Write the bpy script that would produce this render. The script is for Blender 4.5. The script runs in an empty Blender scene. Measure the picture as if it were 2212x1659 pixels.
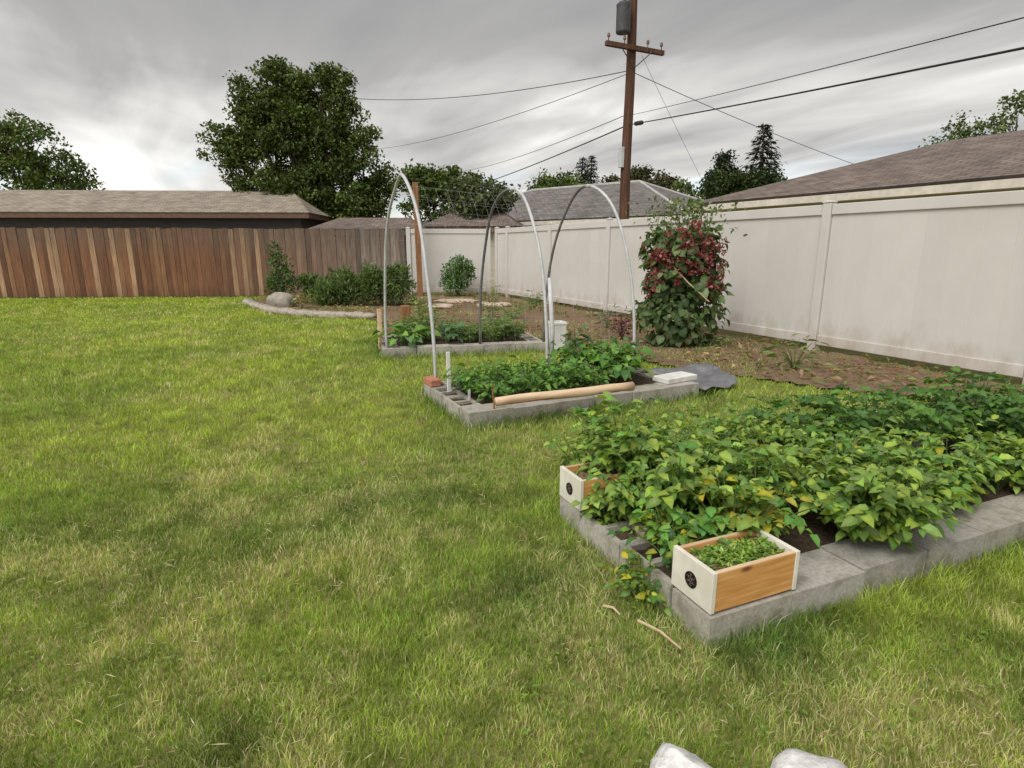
import bpy, math, random
import numpy as np
from mathutils import Vector

random.seed(7)
RNG = np.random.default_rng(11)
scene = bpy.context.scene
COL = bpy.data.collections.new("garden")
scene.collection.children.link(COL)

# ------------------------------------------------------------------ camera geometry
F, CX, CY, H = 1253.0, 1106.0, 829.5, 1.35          # focal length and centre, in units of a 2212 px wide picture
PITCH = math.atan((829.5 - 537.0) / F)


def ray(u, v):
    x = (u - CX) / F
    y = (CY - v) / F
    return x, math.cos(PITCH) + math.sin(PITCH) * y, -math.sin(PITCH) + math.cos(PITCH) * y


def P(u, v, z=0.0):
    r = ray(u, v)
    t = (z - H) / r[2]
    return Vector((r[0] * t, r[1] * t, z))


def at(u, v, Y):
    r = ray(u, v)
    t = Y / r[1]
    return Vector((r[0] * t, Y, H + r[2] * t))


# ------------------------------------------------------------------ object helpers
def tag(o, label=None, cat=None, group=None, kind=None):
    if label:
        o['label'] = label
    if cat:
        o['category'] = cat
    if group:
        o['group'] = group
    if kind:
        o['kind'] = kind
    return o


def thing(name, label, cat, loc=(0, 0, 0), rz=0.0, group=None):
    o = bpy.data.objects.new(name, None)
    o.empty_display_size = 0.1
    COL.objects.link(o)
    o.location = loc
    o.rotation_euler = (0, 0, rz)
    return tag(o, label, cat, group)


def link(name, me, mat, parent=None):
    o = bpy.data.objects.new(name, me)
    COL.objects.link(o)
    if mat:
        me.materials.append(mat)
    if parent:
        o.parent = parent
    return o


def copy_tree(o, parent=None):
    c = o.copy()
    COL.objects.link(c)
    c.parent = parent
    for ch in list(o.children):
        copy_tree(ch, c)
    return c


def np_mesh(name, verts, tris, cols=None):
    me = bpy.data.meshes.new(name)
    n, m = len(verts), len(tris)
    me.vertices.add(n)
    me.vertices.foreach_set('co', np.ascontiguousarray(verts, dtype=np.float32).ravel())
    me.loops.add(m * 3)
    me.loops.foreach_set('vertex_index', np.ascontiguousarray(tris, dtype=np.int32).ravel())
    me.polygons.add(m)
    me.polygons.foreach_set('loop_start', np.arange(0, m * 3, 3, dtype=np.int32))
    me.update(calc_edges=True)
    if cols is not None:
        a = me.attributes.new('Col', 'FLOAT_COLOR', 'POINT')
        c4 = np.ones((n, 4), dtype=np.float32)
        c4[:, :3] = cols
        a.data.foreach_set('color', c4.ravel())
    return me


class MB:
    """collects shapes into one mesh"""

    def __init__(self):
        self.v, self.f, self.c = [], [], []
        self.col = (1, 1, 1)

    def add(self, vs, fs):
        b = len(self.v)
        self.v += [tuple(x) for x in vs]
        self.c += [self.col] * len(vs)
        self.f += [tuple(i + b for i in f) for f in fs]
        return self

    def box(self, x0, y0, z0, x1, y1, z1, M=None):
        vs = [(x0, y0, z0), (x1, y0, z0), (x1, y1, z0), (x0, y1, z0), (x0, y0, z1), (x1, y0, z1), (x1, y1, z1), (x0, y1, z1)]
        if M:
            vs = [M(v) for v in vs]
        return self.add(vs, [(0, 3, 2, 1), (4, 5, 6, 7), (0, 1, 5, 4), (1, 2, 6, 5), (2, 3, 7, 6), (3, 0, 4, 7)])

    def tube(self, pts, rad, n=8, cap=True):
        pts = [Vector(p) for p in pts]
        if not hasattr(rad, '__len__'):
            rad = [rad] * len(pts)
        b = len(self.v)
        ref = None
        for i, p in enumerate(pts):
            d = (pts[min(i + 1, len(pts) - 1)] - pts[max(i - 1, 0)]).normalized()
            if ref is None:
                ref = Vector((1, 0, 0)) if abs(d.x) < .8 else Vector((0, 1, 0))
            s = d.cross(ref).normalized()
            t = s.cross(d).normalized()
            ref = t
            for k in range(n):
                a = 2 * math.pi * k / n
                self.v.append(tuple(p + (s * math.cos(a) + t * math.sin(a)) * rad[i]))
                self.c.append(self.col)
        for i in range(len(pts) - 1):
            for k in range(n):
                k2 = (k + 1) % n
                self.f.append((b + i * n + k, b + i * n + k2, b + (i + 1) * n + k2, b + (i + 1) * n + k))
        if cap:
            self.f.append(tuple(b + k for k in range(n))[::-1])
            self.f.append(tuple(b + (len(pts) - 1) * n + k for k in range(n)))
        return self

    def lathe(self, prof, c=(0, 0, 0), n=20):
        b = len(self.v)
        for r, z in prof:
            for k in range(n):
                a = 2 * math.pi * k / n
                self.v.append((c[0] + r * math.cos(a), c[1] + r * math.sin(a), c[2] + z))
                self.c.append(self.col)
        for i in range(len(prof) - 1):
            for k in range(n):
                k2 = (k + 1) % n
                self.f.append((b + i * n + k, b + i * n + k2, b + (i + 1) * n + k2, b + (i + 1) * n + k))
        self.f.append(tuple(b + k for k in range(n))[::-1])
        self.f.append(tuple(b + (len(prof) - 1) * n + k for k in range(n)))
        return self

    def build(self, name, mat, parent=None, smooth=False, bevel=0.0):
        me = bpy.data.meshes.new(name)
        me.from_pydata(self.v, [], self.f)
        a = me.attributes.new('Col', 'FLOAT_COLOR', 'POINT')
        a.data.foreach_set('color', np.array([(*c, 1) for c in self.c], dtype=np.float32).ravel())
        me.update()
        if smooth:
            me.polygons.foreach_set('use_smooth', [True] * len(me.polygons))
        o = link(name, me, mat, parent)
        if bevel:
            b = o.modifiers.new('edge', 'BEVEL')
            b.width = bevel
            b.segments = 2
            b.limit_method = 'ANGLE'
        return o


# ------------------------------------------------------------------ noise
_G = RNG.random((128, 128))


def vnoise(x, y, s):
    x = np.asarray(x) / s + 40.3
    y = np.asarray(y) / s + 17.7
    xi = np.floor(x).astype(int)
    yi = np.floor(y).astype(int)
    fx = x - xi
    fy = y - yi
    fx = fx * fx * (3 - 2 * fx)
    fy = fy * fy * (3 - 2 * fy)
    g = lambda a, b: _G[a % 128, b % 128]
    return (g(xi, yi) * (1 - fx) + g(xi + 1, yi) * fx) * (1 - fy) + (g(xi, yi + 1) * (1 - fx) + g(xi + 1, yi + 1) * fx) * fy


def inpoly(x, y, poly):
    r = np.zeros(len(x), bool)
    n = len(poly)
    for i in range(n):
        x1, y1 = poly[i]
        x2, y2 = poly[(i + 1) % n]
        c = ((y1 > y) != (y2 > y))
        with np.errstate(divide='ignore', invalid='ignore'):
            r ^= c & (x < (x2 - x1) * (y - y1) / (y2 - y1 + 1e-12) + x1)
    return r


# ------------------------------------------------------------------ materials
def newmat(name):
    m = bpy.data.materials.new(name)
    m.use_nodes = True
    return m, m.node_tree, m.node_tree.nodes['Principled BSDF']


def ramp(nt, pts, fac):
    r = nt.nodes.new('ShaderNodeValToRGB')
    e = r.color_ramp.elements
    while len(e) < len(pts):
        e.new(0.5)
    for i, (p, c) in enumerate(pts):
        e[i].position = p
        e[i].color = (*c, 1)
    nt.links.new(fac, r.inputs['Fac'])
    return r.outputs['Color']


def noise_node(nt, scale, detail=6, rough=.6, stretch=None, coord='Object'):
    tc = nt.nodes.new('ShaderNodeTexCoord')
    n = nt.nodes.new('ShaderNodeTexNoise')
    n.inputs['Scale'].default_value = scale
    n.inputs['Detail'].default_value = detail
    n.inputs['Roughness'].default_value = rough
    if stretch:
        mp = nt.nodes.new('ShaderNodeMapping')
        mp.inputs['Scale'].default_value = stretch
        nt.links.new(tc.outputs[coord], mp.inputs['Vector'])
        nt.links.new(mp.outputs['Vector'], n.inputs['Vector'])
    else:
        nt.links.new(tc.outputs[coord], n.inputs['Vector'])
    return n.outputs['Fac']


def mix(nt, a, b, fac, mode='MIX'):
    m = nt.nodes.new('ShaderNodeMix')
    m.data_type = 'RGBA'
    m.blend_type = mode
    for sock, val in ((m.inputs['Factor'], fac), (m.inputs['A'], a), (m.inputs['B'], b)):
        if hasattr(val, 'is_linked'):
            nt.links.new(val, sock)
        elif isinstance(val, tuple):
            sock.default_value = (*val, 1)
        else:
            sock.default_value = val
    return m.outputs['Result']


def bump(nt, bs, h, strength=.4, dist=.01):
    b = nt.nodes.new('ShaderNodeBump')
    b.inputs['Strength'].default_value = strength
    b.inputs['Distance'].default_value = dist
    nt.links.new(h, b.inputs['Height'])
    nt.links.new(b.outputs['Normal'], bs.inputs['Normal'])


def attr(nt):
    a = nt.nodes.new('ShaderNodeAttribute')
    a.attribute_name = 'Col'
    return a.outputs['Color']


def mat_rough(name, c1, c2, scale, rough=.85, bmp=.4, dist=.01, stretch=None, use_attr=False, metal=0.0, c3=None, spec=.3):
    m, nt, bs = newmat(name)
    n = noise_node(nt, scale, stretch=stretch)
    n2 = noise_node(nt, scale * .17, detail=3, stretch=stretch)
    c = ramp(nt, [(.3, c1), (.7, c2)], n)
    if c3:
        c = mix(nt, c, c3, ramp(nt, [(.5, (0, 0, 0)), (.68, (1, 1, 1))], n2))
    else:
        c = mix(nt, c, ramp(nt, [(.3, (.72, .72, .72)), (.7, (1.15, 1.15, 1.15))], n2), .7, 'MULTIPLY')
    if use_attr:
        c = mix(nt, c, attr(nt), 1.0, 'MULTIPLY')
    nt.links.new(c, bs.inputs['Base Color'])
    bs.inputs['Roughness'].default_value = rough
    bs.inputs['Metallic'].default_value = metal
    bs.inputs['Specular IOR Level'].default_value = spec
    if bmp:
        bump(nt, bs, n, bmp, dist)
    return m


def mat_leaf(name, rough=.5, trans=.3, spec=.3):
    m, nt, bs = newmat(name)
    c = attr(nt)
    n = noise_node(nt, 30, 3)
    c = mix(nt, c, ramp(nt, [(.3, (.7, .7, .7)), (.7, (1.25, 1.25, 1.25))], n), .6, 'MULTIPLY')
    nt.links.new(c, bs.inputs['Base Color'])
    bs.inputs['Roughness'].default_value = rough
    bs.inputs['Specular IOR Level'].default_value = spec
    tr = nt.nodes.new('ShaderNodeBsdfTranslucent')
    nt.links.new(mix(nt, c, (1.25, 1.2, .55), 1.0, 'MULTIPLY'), tr.inputs['Color'])
    ms = nt.nodes.new('ShaderNodeMixShader')
    ms.inputs['Fac'].default_value = trans
    nt.links.new(bs.outputs[0], ms.inputs[1])
    nt.links.new(tr.outputs[0], ms.inputs[2])
    nt.links.new(ms.outputs[0], nt.nodes['Material Output'].inputs['Surface'])
    return m


M = {}
M['leaf'] = mat_leaf('leaf', .45, .36, .3)
M['tree_leaf'] = mat_leaf('tree_leaf', .6, .22, .2)
M['grass'] = mat_leaf('grass_blade', .5, .4, .25)
M['petal'] = mat_leaf('petal', .6, .3, .2)
M['bark'] = mat_rough('bark', (.05, .035, .025), (.14, .10, .07), 14, .9, .8, .03, (1, 1, .2))
M['stem'] = mat_rough('stem', (.08, .12, .03), (.13, .17, .05), 30, .6, .2)
M['woodstem'] = mat_rough('woody_stem', (.07, .05, .03), (.14, .10, .06), 40, .8, .3)
M['concrete'] = mat_rough('concrete', (.285, .27, .24), (.45, .425, .385), 60, .95, .6, .004, c3=(.25, .235, .195), use_attr=True)
M['soil'] = mat_rough('dark_soil', (.035, .024, .016), (.11, .075, .05), 45, 1, 1, .02)
M['mulch'] = mat_rough('garden_earth', (.10, .062, .04), (.25, .155, .105), 26, 1, 1, .02, c3=(.17, .155, .06))
M['turf'] = mat_rough('turf_soil', (.12, .13, .035), (.24, .23, .08), 22, 1, .8, .02, c3=(.28, .24, .11))
M['vinyl'] = mat_rough('cream_vinyl', (.55, .53, .50), (.585, .565, .535), 3, .5, .05, .002, c3=(.52, .50, .465), use_attr=True)
M['conduit'] = mat_rough('grey_pipe', (.42, .42, .43), (.55, .55, .56), 25, .45, .1, .002, use_attr=True)
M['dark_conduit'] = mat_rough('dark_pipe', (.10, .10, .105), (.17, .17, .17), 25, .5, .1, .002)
M['cream_paint'] = mat_rough('cream_paint', (.64, .60, .51), (.72, .69, .60), 18, .6, .15, .002)
M['white_paint'] = mat_rough('white_paint', (.70, .69, .66), (.80, .79, .77), 25, .6, .2, .002)
M['iron'] = mat_rough('black_iron', (.012, .011, .010), (.03, .026, .024), 60, .5, .4, .002, metal=.5)
M['iron_worn'] = mat_rough('worn_bronze', (.10, .075, .065), (.20, .16, .14), 90, .5, .3, .002, metal=.3)
M['pole'] = mat_rough('creosote_pole', (.045, .022, .014), (.15, .075, .045), 9, .9, .5, .02, (3, 3, .15))
M['brownpost'] = mat_rough('brown_post', (.19, .085, .035), (.33, .17, .08), 14, .85, .4, .01, (2, 2, .2))
M['rawwood'] = mat_rough('peeled_wood', (.55, .38, .24), (.75, .58, .40), 10, .8, .4, .006, (.3, 3, 3), c3=(.42, .24, .15))
M['greywood'] = mat_rough('grey_wood', (.20, .16, .13), (.34, .28, .23), 14, .9, .5, .006, (2, 2, .2))
M['stick'] = mat_rough('dry_stick', (.36, .27, .15), (.52, .42, .26), 30, .9, .3, .004)
M['brick'] = mat_rough('red_brick', (.36, .13, .08), (.52, .24, .15), 40, .9, .5, .004)
M['paver'] = mat_rough('pale_paver', (.60, .58, .55), (.74, .72, .69), 50, .9, .3, .003)
M['flag'] = mat_rough('flagstone', (.34, .25, .19), (.56, .45, .37), 12, .95, .6, .01)
M['palestone'] = mat_rough('pale_stone', (.25, .22, .18), (.40, .36, .30), 14, .95, .7, .01)
M['whitestone'] = mat_rough('white_stone', (.50, .49, .48), (.80, .79, .77), 26, .95, 1, .012, c3=(.46, .43, .39))
M['tarp'] = mat_rough('grey_sheet', (.13, .13, .14), (.21, .21, .22), 12, .5, .4, .006)
M['wirenet'] = mat_rough('net_wire', (.40, .40, .40), (.55, .55, .55), 30, .5, 0)
M['cable'] = mat_rough('cable', (.02, .02, .02), (.04, .04, .04), 30, .7, 0)
M['tin'] = mat_rough('transformer_paint', (.045, .045, .05), (.075, .075, .08), 14, .5, .1)
M['porcelain'] = mat_rough('porcelain', (.16, .09, .07), (.22, .13, .10), 14, .3, 0)
M['wall_dark'] = mat_rough('dark_siding', (.05, .045, .05), (.09, .08, .085), 8, .8, .3, .01, (.3, .3, 6))
M['wall_beige'] = mat_rough('beige_siding', (.42, .38, .31), (.52, .47, .39), 8, .8, .3, .01, (.3, .3, 6))
M['fascia'] = mat_rough('brown_fascia', (.10, .055, .035), (.17, .10, .07), 12, .7, .2)
M['fascia_pale'] = mat_rough('pale_ridge_shingle', (.36, .35, .33), (.46, .45, .43), 12, .9, .2)
M['fascia_light'] = mat_rough('cream_fascia', (.55, .50, .43), (.66, .61, .53), 12, .7, .2)
M['redleaf'] = mat_leaf('red_leaf', .45, .2, .35)


def mat_orange_board():
    m, nt, bs = newmat('cedar_board')
    n = noise_node(nt, 5, 6, .55, (1.2, 14, 14))
    c = ramp(nt, [(.25, (.43, .19, .05)), (.5, (.56, .28, .085)), (.75, (.66, .38, .15))], n)
    tc = nt.nodes.new('ShaderNodeTexCoord')
    vo = nt.nodes.new('ShaderNodeTexVoronoi')                       # a few knots
    vo.inputs['Scale'].default_value = 5.5
    mp = nt.nodes.new('ShaderNodeMapping')
    mp.inputs['Scale'].default_value = (1, 1, 2.2)
    mp.inputs['Location'].default_value = (.03, .1, .2)
    nt.links.new(tc.outputs['Object'], mp.inputs['Vector'])
    nt.links.new(mp.outputs['Vector'], vo.inputs['Vector'])
    k = ramp(nt, [(.08, (1, 1, 1)), (.2, (0, 0, 0))], vo.outputs['Distance'])
    c = mix(nt, c, (.17, .06, .02), k)
    nt.links.new(c, bs.inputs['Base Color'])
    bs.inputs['Roughness'].default_value = .6
    bump(nt, bs, n, .25, .003)
    return m


def mat_picket():
    m, nt, bs = newmat('cedar_picket')
    n = noise_node(nt, 4, 7, .65, (9, 9, .55))
    c = mix(nt, attr(nt), ramp(nt, [(.25, (.45, .42, .40)), (.7, (1.35, 1.3, 1.25))], n), 1.0, 'MULTIPLY')
    nt.links.new(c, bs.inputs['Base Color'])
    bs.inputs['Roughness'].default_value = .9
    bump(nt, bs, n, .5, .008)
    return m


def mat_shingle(name, c1, c2, sx=3.0):
    m, nt, bs = newmat(name)
    tc = nt.nodes.new('ShaderNodeTexCoord')
    br = nt.nodes.new('ShaderNodeTexBrick')
    br.inputs['Color1'].default_value = (*c1, 1)
    br.inputs['Color2'].default_value = (*c2, 1)
    br.inputs['Mortar'].default_value = (*[x * .45 for x in c1], 1)
    br.inputs['Scale'].default_value = 1.0
    br.inputs['Mortar Size'].default_value = .012
    br.inputs['Brick Width'].default_value = .33
    br.inputs['Row Height'].default_value = .145
    nt.links.new(tc.outputs['UV'], br.inputs['Vector'])
    n = noise_node(nt, 2.2, 8, .7)
    c = mix(nt, br.outputs['Color'], ramp(nt, [(.3, (.6, .6, .6)), (.7, (1.35, 1.3, 1.25))], n), 1.0, 'MULTIPLY')
    nt.links.new(c, bs.inputs['Base Color'])
    bs.inputs['Roughness'].default_value = .95
    bump(nt, bs, br.outputs['Fac'], .4, .01)
    return m




def vinyl_dirt():
    m = M['vinyl']
    nt = m.node_tree
    bs = nt.nodes['Principled BSDF']
    old = bs.inputs['Base Color'].links[0].from_socket
    tc = nt.nodes.new('ShaderNodeTexCoord')
    sp = nt.nodes.new('ShaderNodeSeparateXYZ')
    nt.links.new(tc.outputs['Object'], sp.inputs[0])
    n = noise_node(nt, 5, 8, .7, (1, 1, .5))
    ad = nt.nodes.new('ShaderNodeMath')
    ad.operation = 'MULTIPLY_ADD'
    ad.inputs[1].default_value = -.75
    nt.links.new(sp.outputs['Z'], ad.inputs[0])
    nt.links.new(n, ad.inputs[2])
    f = ramp(nt, [(.18, (0, 0, 0)), (.55, (.6, .6, .6))], ad.outputs[0])        # soil splashed up the foot of the boards
    c = mix(nt, old, (.33, .26, .19), f)
    n2 = noise_node(nt, 1.1, 7, .65, (1.6, 1, .25))
    c = mix(nt, c, (.36, .34, .29), ramp(nt, [(.52, (0, 0, 0)), (.78, (.18, .18, .18))], n2))   # rain streaks and grime
    nt.links.new(c, bs.inputs['Base Color'])


vinyl_dirt()
M['cedar'] = mat_orange_board()
M['picket'] = mat_picket()
M['shingle_tan'] = mat_shingle('tan_shingles', (.235, .20, .16), (.33, .285, .235))
M['shingle_grey'] = mat_shingle('grey_shingles', (.125, .115, .112), (.20, .185, .18))
M['shingle_brown'] = mat_shingle('brown_shingles', (.125, .098, .085), (.20, .16, .14))

# ------------------------------------------------------------------ leaves
def norm(a):
    return a / (np.linalg.norm(a, axis=1, keepdims=True) + 1e-9)


def leaf_mesh(name, pos, axis, nrm, L, W, col, droop=.2, fold=.25, fine=False):
    """one small folded leaf per row"""
    n = len(pos)
    axis = norm(axis)
    side = norm(np.cross(axis, nrm))
    up = norm(np.cross(side, axis))
    L = np.broadcast_to(np.asarray(L, float), (n,))[:, None]
    W = np.broadcast_to(np.asarray(W, float), (n,))[:, None]
    if fine:                                            # ovate leaf with a curved midrib
        m1 = pos + axis * L * .30 + up * L * .04
        m2 = pos + axis * L * .66 + up * L * (.04 - droop * .35)
        v = np.stack([pos, m1 + side * W * .46 + up * W * fold * .8, m1, m1 - side * W * .46 + up * W * fold * .8,
                      m2 + side * W * .40 + up * W * fold * .5, m2, m2 - side * W * .40 + up * W * fold * .5,
                      pos + axis * L - up * L * droop], axis=1).reshape(-1, 3)
        t = np.array([(0, 1, 2), (0, 2, 3), (1, 4, 5), (1, 5, 2), (2, 5, 6), (2, 6, 3), (4, 7, 5), (5, 7, 6)])
        tris = (np.arange(n)[:, None, None] * 8 + t[None]).reshape(-1, 3)
        c8 = np.repeat(col, 8, axis=0).reshape(n, 8, 3)
        c8[:, (2, 5)] *= 1.25                            # paler midrib
        return np_mesh(name, v, tris, c8.reshape(-1, 3))
    mid = pos + axis * L * .45
    v = np.stack([pos, mid + side * W * .5 + up * W * fold, mid, mid - side * W * .5 + up * W * fold,
                  pos + axis * L - up * L * droop], axis=1).reshape(-1, 3)
    t = np.array([(0, 1, 2), (0, 2, 3), (2, 1, 4), (2, 4, 3)])
    tris = (np.arange(n)[:, None, None] * 5 + t[None]).reshape(-1, 3)
    return np_mesh(name, v, tris, np.repeat(col, 5, axis=0))


def rand_unit(n):
    return norm(RNG.normal(size=(n, 3)))


def pick(cols, n, jit=.18):
    c = np.array(cols, float)[RNG.integers(0, len(cols), n)]
    return np.clip(c * (1 + RNG.normal(0, jit, (n, 1))) * (1 + RNG.normal(0, .05, (n, 3))), .004, 1)


GREEN = [(0.09, 0.187, 0.04), (0.122, 0.243, 0.048), (0.073, 0.162, 0.048), (0.162, 0.276, 0.057)]
BRIGHT = [(0.154, 0.308, 0.054), (0.123, 0.277, 0.062), (0.231, 0.37, 0.077), (0.092, 0.216, 0.062)]
DARK = [(0.07, 0.153, 0.036), (0.101, 0.198, 0.043), (0.08, 0.162, 0.05)]
POTATO = [(0.185, 0.302, 0.061), (0.248, 0.367, 0.078), (0.138, 0.238, 0.051), (0.298, 0.41, 0.068), (0.163, 0.259, 0.078)]
YELLOW = [(.42, .38, .04), (.34, .34, .05), (.22, .27, .05)]


def plant_meshes(r, h, nstem, nper, leaf, cols, splay=.6, leaflets=4, flat=.6, yellow=0.0, wl=.62, stem_r=.005, bottom=.25, droop=.25):
    """a bushy plant: stems leaning out of one crown, each with leaves along it; returns stems and foliage"""
    mb = MB()
    pos, ax, nr, sz = [], [], [], []
    for s in range(nstem):
        a = random.uniform(0, 2 * math.pi)
        lean = math.sqrt(random.random()) * splay
        hh = h * random.uniform(.72, 1.05) * (1 - .25 * lean)
        rr = r * lean / max(splay, .01)
        p0 = Vector((random.uniform(-.02, .02), random.uniform(-.02, .02), 0))
        pts = []
        for k in range(6):
            t = k / 5
            pts.append(p0 + Vector((math.cos(a) * rr * t ** 1.3, math.sin(a) * rr * t ** 1.3, hh * (t - .12 * t * t * lean) / (1 - .12 * lean))))
        mb.tube(pts, [stem_r * (1 - .6 * k / 5) for k in range(6)], 5)
        for k in range(nper):
            t = bottom + (1 - bottom) * (k + random.random()) / nper
            i = min(int(t * 5), 4)
            p = pts[i].lerp(pts[i + 1], t * 5 - i)
            b = random.uniform(0, 2 * math.pi)
            out = Vector((math.cos(b), math.sin(b), random.uniform(-.15, .55))) + Vector((math.cos(a), math.sin(a), 0)) * .5
            out.normalize()
            ln = leaf * random.uniform(1.0, 2.4)
            for j in range(leaflets):
                tt = (j + .5) / leaflets
                q = p + out * ln * tt - Vector((0, 0, 1)) * ln * .18 * tt * tt
                sd = Vector((-out.y, out.x, 0)) * (1 if j % 2 else -1) * (.9 if j < leaflets - 1 else .1)
                pos.append(q)
                ax.append((out + sd + Vector((random.uniform(-.3, .3), random.uniform(-.3, .3), random.uniform(-.35, .15)))))
                nr.append(Vector((random.uniform(-1, 1) * (1 - flat) + out.x * .3, random.uniform(-1, 1) * (1 - flat) + out.y * .3, flat + .3)))
                sz.append(leaf * random.uniform(.45, 1.3))
    n = len(pos)
    pos = np.array([tuple(p) for p in pos])
    pos[:, 2] = np.maximum(pos[:, 2], .012)
    c = pick(cols, n)
    if yellow:
        k = RNG.random(n) < yellow
        c[k] = pick(YELLOW, int(k.sum()))
    sz = np.array(sz)
    fm = leaf_mesh('foliage', pos, np.array([tuple(p) for p in ax]), np.array([tuple(p) for p in nr]), sz, sz * wl, c, droop=droop, fine=True)
    return mb, fm


def plant(name, label, loc, group=None, cat='plant', rz=0.0, scale=1.0, stem='stem', lmat='leaf', **kw):
    t = thing(name, label, cat, loc, rz, group)
    mb, fm = plant_meshes(**kw)
    mb.build('stems', M[stem], t)
    link('foliage', fm, M[lmat], t)
    t.scale = (scale,) * 3
    return t


def copies(proto, spots, labels=None, group=None, smin=.85, smax=1.15):
    """first spot moves the plant itself, each further one is a copy of it and its parts"""
    out = []
    for i, s in enumerate(spots):
        o = proto if i == 0 else copy_tree(proto)
        o.location = s
        o.rotation_euler = (0, 0, random.uniform(0, 6.28))
        k = random.uniform(smin, smax)
        o.scale = (k, k, k * random.uniform(.92, 1.1))
        if labels:
            o['label'] = labels[i] if not isinstance(labels, str) else labels
        if group:
            o['group'] = group
        out.append(o)
    return out


# ------------------------------------------------------------------ frames of the beds
class Frame:
    def __init__(self, x, y, deg):
        a = math.radians(deg)
        self.o = Vector((x, y, 0))
        self.e1 = Vector((math.cos(a), math.sin(a), 0))
        self.e2 = Vector((-math.sin(a), math.cos(a), 0))
        self.a = a

    def __call__(self, s, t, z=0.0):
        p = self.o + self.e1 * s + self.e2 * t
        return Vector((p.x, p.y, z))


BH = .12
FA = Frame(.672, 1.745, 23)
LA, WA = 3.5, 1.10
FB = Frame(-.335, 4.26, 26)
LB, WB = 2.33, 1.14
FC = Frame(-1.63, 7.19, 14)
LC, WC = 2.17, 1.32


def quad(fr, L, W, g=0.0):
    return [tuple(fr(-g, -g).xy), tuple(fr(L + g, -g).xy), tuple(fr(L + g, W + g).xy), tuple(fr(-g, W + g).xy)]


# ------------------------------------------------------------------ ground
SOIL = [(-6.9, 15.0), (-5.6, 13.2), (-4.5, 12.1), (-2.9, 11.5), (-2.2, 10.2), (-1.9, 8.1), (.25, 8.5), (.6, 7.55), (1.35, 7.0), (2.0, 6.5),
        (2.85, 5.75), (3.6, 5.2), (5.1, 4.6), (5.25, 5.2), (3.25, 9.4), (-.5, 17.25), (-3.0, 17.1), (-6.6, 16.75)]

gx = np.concatenate([np.linspace(-240, -20, 23), np.linspace(-18, 18, 73), np.linspace(20, 240, 23)])
gy = np.concatenate([np.linspace(-60, -4, 9), np.linspace(-3, 20, 60), np.linspace(22, 420, 40)])
X, Y = np.meshgrid(gx, gy)
Z = -.012 * vnoise(X, Y, 1.7)
V = np.stack([X.ravel(), Y.ravel(), Z.ravel()], 1)
nx = len(gx)
ii = np.arange(len(gy) - 1)[:, None] * nx + np.arange(nx - 1)[None]
ii = ii.ravel()
T = np.concatenate([np.stack([ii, ii + 1, ii + nx + 1], 1), np.stack([ii, ii + nx + 1, ii + nx], 1)])
tag(link('ground', np_mesh('ground', V, T), M['turf']), kind='structure')

cell = .14
cx = np.arange(-7.5, 5.6, cell)
cy = np.arange(4.4, 17.4, cell)
X, Y = np.meshgrid(cx, cy)
Z = .006 + .05 * vnoise(X, Y, .45) * vnoise(X, Y, 1.6) + .015 * vnoise(X, Y, .15)
V = np.stack([X.ravel(), Y.ravel(), Z.ravel()], 1)
nx = len(cx)
ii = (np.arange(len(cy) - 1)[:, None] * nx + np.arange(nx - 1)[None]).ravel()
ok = inpoly(V[ii, 0] + cell / 2, V[ii, 1] + cell / 2, SOIL)
ii = ii[ok]
T = np.concatenate([np.stack([ii, ii + 1, ii + nx + 1], 1), np.stack([ii, ii + nx + 1, ii + nx], 1)])
tag(link('garden_soil', np_mesh('garden_soil', V, T), M['mulch']), kind='structure')

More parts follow.
